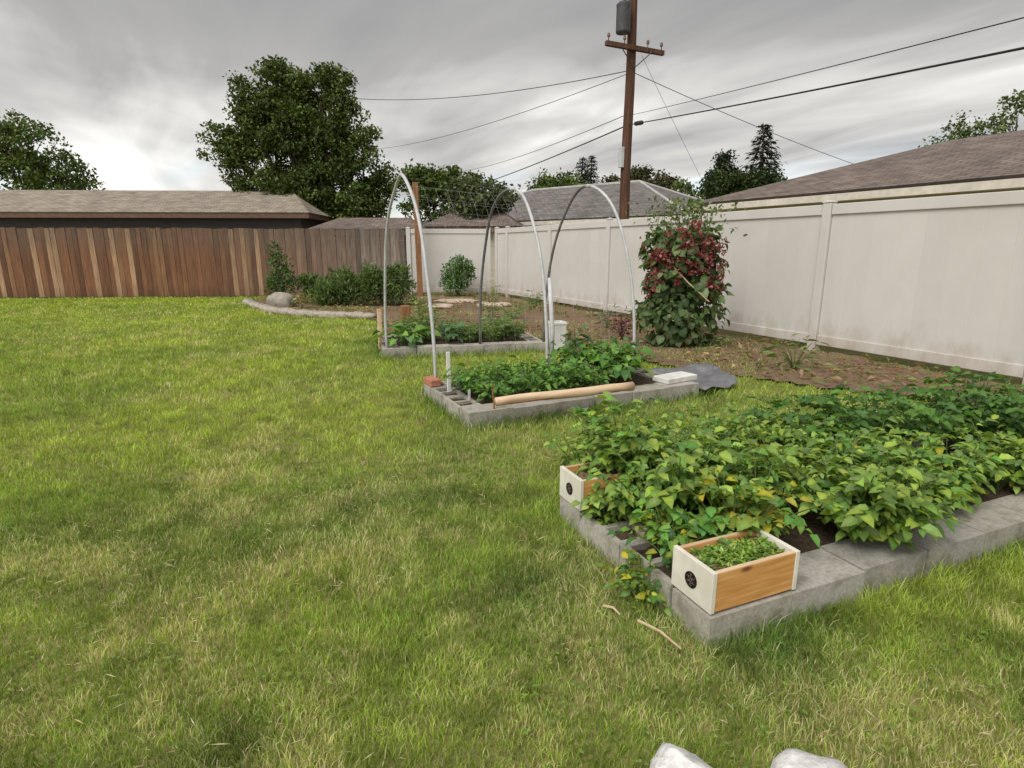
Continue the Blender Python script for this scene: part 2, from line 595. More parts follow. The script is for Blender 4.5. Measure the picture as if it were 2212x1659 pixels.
# ------------------------------------------------------------------ grass
def grass():
    bands = [(.75, 2.0, 21000, .0027, .026), (2.0, 3.2, 14000, .0032, .029), (3.2, 5.0, 4800, .0047, .036), (5.0, 8.0, 2300, .007, .042), (8.0, 12.0, 1100, .011, .045), (12.0, 16.9, 620, .017, .05)]
    xs, ys, ws, hs = [], [], [], []
    for y0, y1, den, w, h in bands:
        x1 = .93 * y1 + (2.6 if y0 < 8 else 1.2)
        n = int(den * (y1 - y0) * 2 * x1)
        y = RNG.uniform(y0, y1, n)
        x = RNG.uniform(-x1, x1, n)
        k = np.abs(x) < .93 * y + (2.5 if y0 < 8 else 1.1)
        xs.append(x[k]); ys.append(y[k])
        ws.append(np.full(k.sum(), w)); hs.append(np.full(k.sum(), h))
    x, y, w, h = map(np.concatenate, (xs, ys, ws, hs))
    ok = np.ones(len(x), bool)
    for q in (quad(FA, LA, WA), quad(FB, LB, WB), quad(FC, LC, WC)):
        ok &= ~inpoly(x, y, q)
    s = inpoly(x, y, SOIL)
    ok &= ~s | (RNG.random(len(x)) < .5 * np.clip((vnoise(x, y, .8) - .32) * 3, 0, 1))
    ok &= y < 16.62 + .1 * (x + 8) / 1.2
    fx = 3.35 - .477 * (y - 9.25)
    ok &= x < fx - .03
    x, y, w, h, s = x[ok], y[ok], w[ok], h[ok], s[ok]
    n = len(x)
    # patches of the lawn: dry, lush, and long grass against the beds
    dry = .6 * vnoise(x, y, .55) + .4 * vnoise(x, y, .17)
    big = vnoise(x + 9, y, 1.3)
    near = np.clip((4.3 - y) / 2.6, 0, 1)
    dry = dry + .30 * near * (.35 + .65 * big) - .12
    edge = np.zeros(n)
    for fr, L, W in ((FA, LA, WA), (FB, LB, WB), (FC, LC, WC)):
        rx, ry = x - fr.o.x, y - fr.o.y
        a = rx * fr.e1.x + ry * fr.e1.y
        b = rx * fr.e2.x + ry * fr.e2.y
        dx = np.maximum(np.maximum(-a, a - L), 0)
        dy = np.maximum(np.maximum(-b, b - W), 0)
        d = np.hypot(dx, dy)
        edge = np.maximum(edge, np.exp(-d / .17))
    h = .85 * h * RNG.uniform(.5, 1.3, n) * (1 + 1.9 * edge * RNG.random(n)) * (.8 + .5 * vnoise(x + 3, y + 5, .3))
    lush = np.clip(edge * 1.2 + (vnoise(x + 20, y + 3, .42) - .58) * 3.2 * near, 0, 1)
    c = np.empty((n, 3))
    a = np.array((.225, .35, .07)); bgt = np.array((.44, .54, .085)); straw = np.array((.68, .61, .36)); dk = np.array((.095, .18, .045))
    f = np.clip(vnoise(x, y, .9) * .8 + RNG.normal(0, .22, n) + .24 * np.clip((y - 3) / 2, 0, 1), 0, 1)[:, None]
    c = a * (1 - f) + bgt * f
    f = (lush * RNG.uniform(.5, 1, n))[:, None]
    c = c * (1 - f) + dk * f
    cl = vnoise(x + 31, y + 12, .075) * .6 + vnoise(x + 5, y + 42, .16) * .4
    dry = dry + .5 * (cl - .5)
    h = h * (.78 + .45 * vnoise(x + 31, y + 12, .075)) * (1 + .3 * lush)
    c = c * (.5 + 1.0 * cl)[:, None]
    isdry = RNG.random(n) < np.clip((dry - .445) * 1.9, .04, .65) * (1 - .8 * lush)
    isdry |= s & (RNG.random(n) < .55)
    k = RNG.uniform(.55, 1, n)[:, None] * isdry[:, None]
    c = c * (1 - k) + straw * k
    c *= RNG.uniform(.75, 1.25, n)[:, None]
    ang = RNG.uniform(0, 2 * np.pi, n)
    lean = RNG.uniform(.25, 1.2, n) * h
    la = RNG.uniform(0, 2 * np.pi, n)
    sx, sy = np.cos(ang) * w * .5, np.sin(ang) * w * .5
    lx, ly = np.cos(la) * lean, np.sin(la) * lean
    z0 = np.full(n, -.012)
    v = np.stack([np.stack([x - sx, y - sy, z0], 1), np.stack([x + sx, y + sy, z0], 1),
                  np.stack([x + sx * .8 + lx * .4, y + sy * .8 + ly * .4, h * .6], 1),
                  np.stack([x - sx * .8 + lx * .4, y - sy * .8 + ly * .4, h * .6], 1),
                  np.stack([x + lx, y + ly, h * .97], 1)], 1).reshape(-1, 3)
    t = np.array([(0, 1, 2), (0, 2, 3), (3, 2, 4)])
    tris = (np.arange(n)[:, None, None] * 5 + t[None]).reshape(-1, 3)
    o = link('grass', np_mesh('grass', v, tris, np.repeat(c, 5, axis=0)), M['grass'])
    tag(o, 'mown green lawn grass with dry straw coloured patches', 'grass', kind='stuff')
    # clover and thatch between the near blades
    n = 9000
    x = RNG.uniform(-4.2, 4.2, n); y = RNG.uniform(.8, 4.6, n)
    k = (vnoise(x + 50, y + 8, .5) > .6) | (RNG.random(n) < .03)
    for q in (quad(FA, LA, WA, .02), quad(FB, LB, WB, .02)):
        k &= ~inpoly(x, y, q)
    x, y = x[k], y[k]
    n = len(x)
    hz = RNG.uniform(.012, .03, n)
    a0 = RNG.uniform(0, 6.28, n)
    p, axx, nn = [], [], []
    for j in range(3):
        a = a0 + j * 2.09
        p.append(np.stack([x, y, hz], 1)); axx.append(np.stack([np.cos(a), np.sin(a), .25 + 0 * a], 1)); nn.append(np.stack([-.25 * np.cos(a), -.25 * np.sin(a), 1 + 0 * a], 1))
    L = np.tile(RNG.uniform(.007, .014, n), 3)
    o = link('clover', leaf_mesh('clover', np.concatenate(p), np.concatenate(axx), np.concatenate(nn), L, L * .9, pick([(.19, .29, .055), (.23, .33, .07), (.16, .25, .05)], 3 * n)), M['leaf'])
    tag(o, 'small clover leaves scattered low through the lawn in the foreground', 'clover', kind='stuff')
    n = 9000
    x = RNG.uniform(-4.2, 4.2, n); y = RNG.uniform(.8, 4.6, n)
    k = vnoise(x, y, .55) > .42
    for q in (quad(FA, LA, WA, .02), quad(FB, LB, WB, .02)):
        k &= ~inpoly(x, y, q)
    x, y = x[k], y[k]
    n = len(x)
    p = np.stack([x, y, RNG.uniform(.004, .028, n)], 1)
    axx = RNG.normal(size=(n, 3)); axx[:, 2] *= .15
    nn = RNG.normal(size=(n, 3)) * .3; nn[:, 2] += 1
    o = link('dry_clippings', leaf_mesh('dry_clippings', p, axx, nn, RNG.uniform(.02, .06, n), .003, pick([(.62, .52, .30), (.50, .40, .22), (.70, .62, .40)], n), droop=.05), M['leaf'])
    tag(o, 'pale dry grass clippings lying through the near lawn', 'clippings', kind='stuff')
    # weeds and dry litter on the garden earth
    n = 15000
    x = RNG.uniform(-7, 5.3, n); y = RNG.uniform(4.7, 17, n)
    k = inpoly(x, y, SOIL) & (vnoise(x, y, .7) > .34)
    for q in (quad(FC, LC, WC, .03), quad(FB, LB, WB, .03)):
        k &= ~inpoly(x, y, q)
    x, y = x[k], y[k]
    n = len(x)
    p = np.stack([x, y, np.full(n, .045) + RNG.uniform(0, .03, n)], 1)
    axx = RNG.normal(size=(n, 3)); axx[:, 2] = np.abs(axx[:, 2]) * .4
    nn = RNG.normal(size=(n, 3)) * .4; nn[:, 2] += 1
    c = pick([(.30, .20, .10), (.42, .30, .17), (.13, .20, .05), (.22, .11, .06), (.20, .24, .06), (.15, .21, .05)], n)
    L = RNG.uniform(.04, .13, n)
    o = link('leaf_litter', leaf_mesh('leaf_litter', p, axx, nn, L, L * .35, c), M['leaf'])
    tag(o, 'brown leaf litter and low weeds over the garden earth by the fence', 'leaf litter', kind='stuff')


grass()

# ------------------------------------------------------------------ raised beds of concrete blocks
def block_mesh(L, W, Hh, solid=False):
    """hollow block lying on its bed: two open cores"""
    mb = MB()
    w = .03
    g = .004
    ncore = 0 if solid else (2 if L > .3 else 1)
    xs = [g]
    cores = []
    cw = (L - 2 * g - w * (ncore + 1)) / max(1, ncore)
    for k in range(ncore):
        x0 = g + w + k * (cw + w)
        cores.append((x0, x0 + cw))
    X0, X1, Y0, Y1 = g, L - g, g, W - g
    y0, y1 = Y0 + w, Y1 - w
    # outer walls and bottom
    mb.add([(X0, Y0, -.05), (X1, Y0, -.05), (X1, Y1, -.05), (X0, Y1, -.05), (X0, Y0, Hh), (X1, Y0, Hh), (X1, Y1, Hh), (X0, Y1, Hh)],
           [(0, 3, 2, 1), (0, 1, 5, 4), (1, 2, 6, 5), (2, 3, 7, 6), (3, 0, 4, 7)])
    # top ring
    def q(a, b, c, d):
        mb.add([(a, c, Hh), (b, c, Hh), (b, d, Hh), (a, d, Hh)], [(0, 1, 2, 3)])
    q(X0, X1, Y0, y0)
    q(X0, X1, y1, Y1)
    e = X0
    for c0, c1 in cores:
        q(e, c0, y0, y1)
        e = c1
        mb.add([(c0, y0, Hh), (c1, y0, Hh), (c1, y1, Hh), (c0, y1, Hh), (c0, y0, Hh - .05), (c1, y0, Hh - .05), (c1, y1, Hh - .05), (c0, y1, Hh - .05)],
               [(0, 4, 5, 1), (1, 5, 6, 2), (2, 6, 7, 3), (3, 7, 4, 0), (4, 7, 6, 5)])
    q(e, X1, y0, y1)
    return mb


def bed(name, label, fr, L, W, bl=.41):
    t = thing(name, label, 'raised bed', fr(0, 0), fr.a)
    bw = .21
    fill = MB()

    def row(x, y, n, along, length):
        step = length / n
        for i in range(n):
            k = random.uniform(.84, 1.1)
            mb = MB()
            src = block_mesh(step, bw, BH + random.uniform(-.004, .004), along == 0 and y == 0)
            jx, jy, ja = random.uniform(-.006, .006), random.uniform(-.006, .006), random.uniform(-.012, .012)
            vs = []
            for (a, b, c) in src.v:
                if along == 1:
                    a, b = -b + bw, a
                    p = (x + a, y + i * step + b)
                else:
                    p = (x + i * step + a, y + b)
                cxm, cym = (x + bw / 2, y + (i + .5) * step) if along == 1 else (x + (i + .5) * step, y + bw / 2)
                dx, dy = p[0] - cxm, p[1] - cym
                vs.append((cxm + dx * math.cos(ja) - dy * math.sin(ja) + jx, cym + dx * math.sin(ja) + dy * math.cos(ja) + jy, c))
            mb.col = (k, k * random.uniform(.97, 1.0), k * random.uniform(.94, 1.0))
            mb.add(vs, src.f)
            cs = [] if along == 0 and y == 0 else [q for q in src.f if len(q) == 4 and all(abs(src.v[w][2] - (src.v[4][2] - .05)) < 1e-4 for w in q)]
            for q in cs:                                   # each core holds a little earth
                pts = [Vector(vs[w]) for w in q]
                m = sum(pts, Vector()) / 4
                hz = random.uniform(.024, .042)
                up = lambda p, d: (p.x, p.y, p.z + d)
                ring = [up(p.lerp(m, .02), hz + random.uniform(-.008, .008)) for p in pts]
                mids = [up((pts[w] + pts[(w + 1) % 4]) / 2 * .98 + m * .02, hz + random.uniform(-.01, .006)) for w in range(4)]
                fill.add(ring + mids + [up(m, hz + random.uniform(0, .012))], [(0, 8, 4), (4, 8, 1), (1, 8, 5), (5, 8, 2), (2, 8, 6), (6, 8, 3), (3, 8, 7), (7, 8, 0)])
            mb.build('concrete_block', M['concrete'], t)

    row(0, 0, max(1, round(L / bl)), 0, L)
    row(0, W - bw, max(1, round(L / bl)), 0, L)
    row(0, bw + .001, max(1, round((W - 2 * bw) / bl)), 1, W - 2 * bw - .002)
    row(L - bw, bw + .001, max(1, round((W - 2 * bw) / bl)), 1, W - 2 * bw - .002)
    fill.build('core_soil', M['soil'], t)
    # soil
    xs = np.linspace(bw - .01, L - bw + .01, 50)
    ys = np.linspace(bw - .01, W - bw + .01, 24)
    X, Y = np.meshgrid(xs, ys)
    Z = BH - .05 + .045 * vnoise(X + fr.o.x * 3, Y + fr.o.y, .22) + .02 * vnoise(X, Y, .06)
    V = np.stack([X.ravel(), Y.ravel(), Z.ravel()], 1)
    ii = (np.arange(23)[:, None] * 50 + np.arange(49)[None]).ravel()
    T = np.concatenate([np.stack([ii, ii + 1, ii + 51], 1), np.stack([ii, ii + 51, ii + 50], 1)])
    link('soil', np_mesh('soil', V, T), M['soil'], t)
    return t


bed('raised_bed', 'nearest raised bed of grey concrete blocks, packed with leafy potato plants', FA, LA, WA)
bed('raised_bed', 'middle raised bed of grey concrete blocks with a peeled pole along its front', FB, LB, WB)
bed('raised_bed', 'farthest concrete block bed, behind the pipe hoops, with pale wooden stake at its corner', FC, LC, WC)

# ------------------------------------------------------------------ planter boxes
def planter_box(label, fr, s, t0, L=.40, W=.212, Hh=.151):
    o = thing('planter_box', label, 'planter box', fr(s, t0, BH + .006), fr.a, 'cream ended wooden planter boxes on the near bed')
    tk = .018
    e = MB().box(0, 0, 0, tk, W, Hh + .004)
    ep = e.build('end_panel', M['cream_paint'], o, bevel=.0015)
    e = MB().box(L - tk, 0, 0, L, W, Hh + .004)
    e.build('end_panel', M['cream_paint'], o, bevel=.0015)
    for yy in (.003, W - .003 - tk):
        sp = MB().box(tk + .0005, yy, .002, L - tk - .0005, yy + tk, Hh - .002).build('side_panel', M['cedar'], o, bevel=.0015)
        MB().box(tk + .001, yy + .001, Hh - .0018, L - tk - .001, yy + tk - .001, Hh + .0005).build('top_edge', M['rawwood'], sp)
    MB().box(tk + .001, .003 + tk + .001, .003, L - tk - .001, W - .004 - tk, .015).build('base_board', M['greywood'], o)
    # potting soil
    xs = np.linspace(tk, L - tk, 26)
    ys = np.linspace(.02, W - .02, 16)
    X, Y = np.meshgrid(xs, ys)
    Z = Hh - .034 + .014 * vnoise(X * 1.0 + s, Y, .035) + .006 * vnoise(X, Y, .012)
    V = np.stack([X.ravel(), Y.ravel(), Z.ravel()], 1)
    ii = (np.arange(15)[:, None] * 26 + np.arange(25)[None]).ravel()
    T = np.concatenate([np.stack([ii, ii + 1, ii + 27], 1), np.stack([ii, ii + 27, ii + 26], 1)])
    link('potting_soil', np_mesh('potting_soil', V, T), M['mulch'], o)
    # round cast medallion on the outer face of the end panel
    em = MB()
    n = 32
    cy, cz, R, th = W * .5, Hh * .5, .030, .004
    ring = lambda r, x: [(x, cy + r * math.cos(2 * math.pi * k / n), cz + r * math.sin(2 * math.pi * k / n)) for k in range(n)]
    vs = ring(R, 0) + ring(R, -th) + ring(R * .86, -th) + ring(R * .84, -th * .4)
    fs = []
    for b in range(3):
        for k in range(n):
            fs.append((b * n + k, b * n + (k + 1) % n, (b + 1) * n + (k + 1) % n, (b + 1) * n + k))
    fs.append(tuple(3 * n + k for k in range(n)))
    em.add(vs, fs)
    e1 = em.build('emblem', M['iron'], ep, smooth=False)
    sc = MB()
    for k in range(6):
        a = k * math.pi / 3 + .3
        pts = []
        for j in range(7):
            b = j / 6 * 4.2
            rr = .0105 * (1 - j / 9)
            ccx, ccz = math.cos(a) * .0155, math.sin(a) * .0155
            pts.append((-th * .75, cy + ccx + rr * .75 * math.cos(a + b), cz + ccz + rr * .75 * math.sin(a + b)))
        sc.tube(pts, .0014, 5)
    sc.tube([(-th * .75, cy + .006 * math.cos(k * .7), cz + .006 * math.sin(k * .7)) for k in range(10)], .0015, 5)
    sc.build('scrollwork', M['iron_worn'], ep)
    return o


planter_box('wooden planter box of seedlings on the near corner of the block bed, cedar side showing', FA, .012, .008)
planter_box('wooden planter box half hidden under potato leaves at the far corner of the near bed', FA, .0, WA - .212)

# seedlings in the near box
def seedlings(fr, s, t0, nclump, label, L=.40, W=.212):
    pos, ax, nr, c, sz = [], [], [], [], []
    for k in range(nclump):
        x = random.gauss(.21, .08); y = random.gauss(.106, .036)
        x = min(max(x, .04), L - .035); y = min(max(y, .035), W - .035)
        p = fr(s + x, t0 + y, BH + .128)
        for j in range(random.randint(4, 8)):
            a = random.uniform(0, 6.28)
            up = random.uniform(.3, 1.6)
            pos.append((p.x, p.y, p.z + random.uniform(-.005, .008)))
            ax.append((math.cos(a), math.sin(a), up))
            nr.append((-math.cos(a) * up, -math.sin(a) * up, 1))
            sz.append(random.uniform(.014, .032))
    n = len(pos)
    sz = np.array(sz)
    me = leaf_mesh('seedlings', np.array(pos), np.array(ax), np.array(nr), sz, sz * .5, pick([(.20, .34, .05), (.28, .42, .07), (.13, .25, .05), (.36, .44, .11)], n), droop=.15)
    tag(link('seedlings', me, M['leaf']), label, 'seedlings', kind='stuff')


seedlings(FA, .012, .008, 380, 'bright green seedlings sprouting inside the near planter box')

# ------------------------------------------------------------------ plants of the near bed
ZS = BH - .03
GA = 'potato plants filling the near raised bed'
v1 = plant('potato_plant', 'x', (0, 0, 0), r=.30, h=.40, nstem=15, nper=7, leaf=.062, cols=POTATO, leaflets=5, flat=.55, yellow=.015)
v2 = plant('potato_plant', 'x', (0, 0, 0), r=.27, h=.36, nstem=13, nper=7, leaf=.055, cols=POTATO + BRIGHT[:2], leaflets=5, flat=.5, yellow=.02)
la = 'leafy mid green potato plant crowding the near block bed among others like it'
copies(v1, [FA(.36, .66, ZS), FA(1.05, .22, ZS), FA(.42, .92, ZS),  FA(.30, 1.22, .0), FA(.75, 1.28, .0), FA(1.2, 1.3, 0.), FA(.62, .88, ZS), FA(1.28, .95, ZS), FA(1.02, .62, ZS), FA(1.68, .62, ZS), FA(.98, .25, ZS), FA(2.2, .3, ZS)], la, GA, .88, 1.08)
copies(v2, [FA(.30, .70, ZS), FA(.28, .98, .22), FA(1.6, .25, ZS), FA(2.6, .3, ZS), FA(3.1, .3, ZS), FA(.62, .42, ZS), FA(.52, 1.05, ZS), FA(.95, .95, ZS), FA(.72, .6, ZS), FA(1.4, .58, ZS), FA(1.3, .28, ZS), FA(1.75, .3, ZS)], la, GA, .9, 1.08)
ly = plant('potato_plant', 'potato plant with a patch of bright yellowing leaves, above the middle of the near box', tuple(P(1590, 1085, .33).xy) + (ZS,), GA, r=.20, h=.40, nstem=11, nper=6, leaf=.06, cols=POTATO, leaflets=5, flat=.5, yellow=.5)
dk = plant('potato_plant', 'x', (0, 0, 0), r=.36, h=.44, nstem=17, nper=8, leaf=.066, cols=DARK + GREEN[:2], leaflets=5, flat=.5)
copies(dk, [FA(1.55, 1.0, ZS), FA(1.95, .85, ZS), FA(2.35, 1.0, ZS), FA(2.6, .6, ZS), FA(2.95, .85, ZS), FA(2.9, .35, ZS)],
       'taller dark green potato plant at the right end of the near bed', GA, .9, 1.05)
plant('low_potato_shoot', 'low green shoot against the cedar side of the far planter box, near its cream end', FA(.11, .80, BH - .04), r=.09, h=.21, nstem=15, nper=5, leaf=.045, cols=POTATO, leaflets=4, flat=.4, splay=.9, bottom=.05)
plant('low_potato_shoot', 'low green shoot against the middle of the cedar side of the far planter box', FA(.24, .77, BH - .03), r=.12, h=.21, nstem=15, nper=5, leaf=.05, cols=POTATO, leaflets=4, flat=.4, splay=.9, bottom=.05)
plant('edge_plant', 'small plant with yellow-green leaves spilling over the left wall of the near bed', FA(.14, .40, BH - .05), r=.17, h=.26, nstem=14, nper=5,
      leaf=.055, cols=BRIGHT + [(.3, .32, .05)], leaflets=3, flat=.4, yellow=.3, splay=1.0)
plant('edge_plant', 'bright green leafy plant just behind the near planter box at the bed wall', FA(.27, .36, BH - .05), r=.20, h=.28, nstem=16, nper=5,
      leaf=.06, cols=BRIGHT, leaflets=3, flat=.45, splay=.9)
plant('trailing_plant', 'thin yellowing plant trailing down the outside of the near bed wall onto the grass', FA(-.03, .33, .0), r=.10, h=.17, nstem=11, nper=5,
      leaf=.04, cols=GREEN + YELLOW[2:], leaflets=3, flat=.3, yellow=.25)
plant('grassy_sprig', 'thin upright green shoots beside the far planter box', FA(.16, 1.06, .05), r=.06, h=.28, nstem=6, nper=5, leaf=.045,
      cols=BRIGHT, leaflets=2, flat=.3, wl=.3)

# ------------------------------------------------------------------ middle bed
GB = 'small pepper plants in rows in the middle bed'
b1 = plant('pepper_plant', 'x', (0, 0, 0), r=.13, h=.27, nstem=9, nper=6, leaf=.072, cols=GREEN[:2] + BRIGHT[:2], leaflets=2, flat=.55, wl=.5)
b2 = plant('pepper_plant', 'x', (0, 0, 0), r=.12, h=.24, nstem=8, nper=6, leaf=.068, cols=BRIGHT[:2] + GREEN, leaflets=2, flat=.5, wl=.5)
sp1, sp2 = [], []
for i in range(6):
    for j in range(3):
        p = FB(.30 + i * .2 + random.uniform(-.03, .03), .33 + j * .22 + random.uniform(-.03, .03), ZS)
        (sp1 if (i + j) % 2 else sp2).append(p)
lb = 'small bushy green pepper plant in the close rows at the left of the middle bed'
copies(b1, sp1, lb, GB)
copies(b2, sp2, lb, GB)
sq = plant('squash_plant', 'x', (0, 0, 0), r=.27, h=.40, nstem=15, nper=4, leaf=.12, cols=BRIGHT + GREEN, leaflets=2, flat=.6, wl=.75, droop=.35, bottom=.5)
copies(sq, [FB(1.50, .74, ZS), FB(1.66, .42, ZS), FB(1.86, .68, ZS)],
       ['broad leaved plant beside the pepper rows in the middle bed', 'broad leaved plant just behind the end of the peeled pole', 'rightmost broad leaved plant in the middle bed, below the red-flowered climber'], 'broad leaved plants in the middle bed', .85, 1.0)
plant('blue_green_plant', 'tall grey-green leafy plant rising behind the broad leaved plants of the middle bed', FB(1.55, .93, ZS), r=.16, h=.55, nstem=7, nper=6, leaf=.085,
      cols=[(.07, .14, .08), (.10, .18, .11), (.06, .12, .06)], leaflets=2, flat=.4, wl=.5)


def log_pole():
    a, b = P(1072, 868, .23), P(1364, 834, .23)
    t = thing('peeled_pole', 'pale peeled wooden pole lying along the front wall of the middle bed', 'wooden pole', a, math.atan2(b.y - a.y, b.x - a.x))
    L = (b - a).length
    mb = MB()
    pts, rr = [], []
    for k in range(13):
        s = k / 12
        pts.append((L * s, .012 * math.sin(s * 5), .004 * math.sin(s * 9)))
        rr.append(.032 + .006 * s + random.uniform(-.003, .003))
    mb.tube(pts, rr, 12)
    o = mb.build('pole_log', M['rawwood'], t, smooth=True)
    for k in range(30):
        bk = MB()
        s = random.uniform(.05, .8)
        x = L * s
        bk.tube([(x, -.022 + .012 * math.sin(s * 5), -.018), (x + random.uniform(.05, .12), -.028 + .012 * math.sin(s * 5), -.016)], [.010, .006], 5)
        bk.build('bark_strip', M['brownpost'], t)


log_pole()


def stake(name, label, u, v0, v1, z, w, d, mat, cat='stake', top='flat', group=None):
    """square stake standing at pixel (u, v1) on height z, reaching up to v0"""
    p = P(u, v1, z)
    hh = at(u, v0, p.y).z - z
    t = MB()
    hw, hd = w / 2, d / 2
    if top == 'flat':
        t.box(-hw, -hd, -.08, hw, hd, hh)
    else:
        t.add([(-hw, -hd, -.08), (hw, -hd, -.08), (hw, hd, -.08), (-hw, hd, -.08), (-hw, -hd, hh * .9), (hw, -hd, hh * .9), (hw, hd, hh * .9), (-hw, hd, hh * .9), (0, 0, hh)],
              [(0, 3, 2, 1), (0, 1, 5, 4), (1, 2, 6, 5), (2, 3, 7, 6), (3, 0, 4, 7), (4, 5, 8), (5, 6, 8), (6, 7, 8), (7, 4, 8)])
    o = t.build(name, M[mat], None, bevel=min(w, d) * .08)
    o.location = p
    o.rotation_euler = (random.uniform(-.02, .02), random.uniform(-.02, .02), .42)
    return tag(o, label, cat, group)


stake('white_stake', 'slim white stake standing in a block core at the left wall of the middle bed', 971, 760, 852, BH - .03, .032, .02, 'white_paint')
stake('plant_marker', 'short pale marker peg in the soil near the left corner of the middle bed', 1014, 838, 872, ZS, .02, .012, 'paver', 'plant marker', 'point')
for u, v, l in ((1192, 838, 'leftmost small white plant tag behind the peeled pole'), (1212, 838, 'small white plant tag between two others behind the peeled pole'), (1230, 836, 'rightmost small white plant tag behind the peeled pole')):
    p = P(u, v, ZS)
    mb = MB()
    mb.add([(-.009, -.001, -.03), (.009, -.001, -.03), (.009, .001, -.03), (-.009, .001, -.03), (-.009, -.001, .05), (.009, -.001, .05), (.009, .001, .05), (-.009, .001, .05), (0, -.001, .062), (0, .001, .062)],
           [(0, 3, 2, 1), (0, 1, 5, 8, 4), (2, 3, 7, 9, 6), (1, 2, 6, 5), (3, 0, 4, 7), (5, 6, 9, 8), (7, 4, 8, 9)])
    o = mb.build('plant_tag', M['white_paint'])
    o.location = p
    o.rotation_euler = (random.uniform(-.3, .3), random.uniform(-.3, .3), random.uniform(-.8, .8))
    tag(o, l, 'plant tag', 'white plant tags in the middle bed')

# dark red twig at the end of the pole
tw = MB()
p = P(1066, 884, BH)
tw.tube([(0, 0, -.06), (.004, .003, .06), (-.004, .0, .13), (.006, .0, .2)], [.010, .009, .007, .004], 6)
tw.tube([(0, 0, .05), (.03, -.01, .1)], [.005, .003], 5)
o = tw.build('twig', M['brownpost'])
o.location = p
tag(o, 'short reddish brown twig upright at the left end of the peeled pole', 'twig')

# half brick lying on the far left corner, pale paver on the right end
mb = MB().box(-.1, -.05, 0, .1, .05, .062)
o = mb.build('red_brick', M['brick'], bevel=.006)
o.location = FB(.06, WB - .10, BH + .006)
o.rotation_euler = (0, 0, FB.a + 1.6)
tag(o, 'weathered red brick on the far left corner of the middle bed', 'brick')
mb = MB().box(-.2, -.1, 0, .2, .1, .05)
o = mb.build('pale_paver', M['paver'], bevel=.006)
o.location = FB(LB - .13, .2, BH + .006)
o.rotation_euler = (0, 0, FB.a + .12)
tag(o, 'flat pale concrete paver capping the right end of the middle bed', 'paver')

# grey sheet on the ground beside the middle bed
xs = np.linspace(0, 1, 26)
X, Y = np.meshgrid(xs, xs)
c0, c1, c2, c3 = P(1505, 866), P(1592, 838), P(1490, 790), P(1425, 806)
c0, c3 = FB(LB + .02, -.05), FB(LB + .02, .85)
c1, c2 = P(1592, 842), P(1530, 800)
pp = [np.array(c) for c in (c0, c1, c2, c3)]
pt = ((1 - X) * (1 - Y))[..., None] * pp[0] + (X * (1 - Y))[..., None] * pp[1] + (X * Y)[..., None] * pp[2] + ((1 - X) * Y)[..., None] * pp[3]
pt[..., 2] = .03 + .07 * vnoise(pt[..., 0], pt[..., 1], .16) + .05 * vnoise(pt[..., 0], pt[..., 1], .07) * X
top = pt.reshape(-1, 3)
ii = (np.arange(25)[:, None] * 26 + np.arange(25)[None]).ravel()
T = np.concatenate([np.stack([ii, ii + 1, ii + 27], 1), np.stack([ii, ii + 27, ii + 26], 1)])
o = link('ground_sheet', np_mesh('ground_sheet', top, T), M['tarp'])
sm = o.modifiers.new('thick', 'SOLIDIFY')
sm.thickness = .006
tag(o, 'crumpled dark grey plastic sheet on the ground at the right end of the middle bed', 'plastic sheet')

# ------------------------------------------------------------------ pipe hoops and net
def hoop_def(a, b, u, v):
    m = (a + b) / 2
    return a, b, at(u, v, m.y).z


HO = [hoop_def(FB(.10, WB - .08), FC(.06, .10), 871, 378), hoop_def(FB(1.29, WB - .08), FC(1.27, .10), 1112, 408), hoop_def(FB(2.37, WB - .08), FC(2.14, .08), 1285, 402)]


def hoop_pt(h, t):
    a, b, top = h
    th = math.pi * t
    c = math.cos(th)
    s = math.sin(th)
    k = .5 - .5 * c
    p = a.lerp(b, k)
    p.z = .08 + (top - .08) * (s ** .93)
    return p


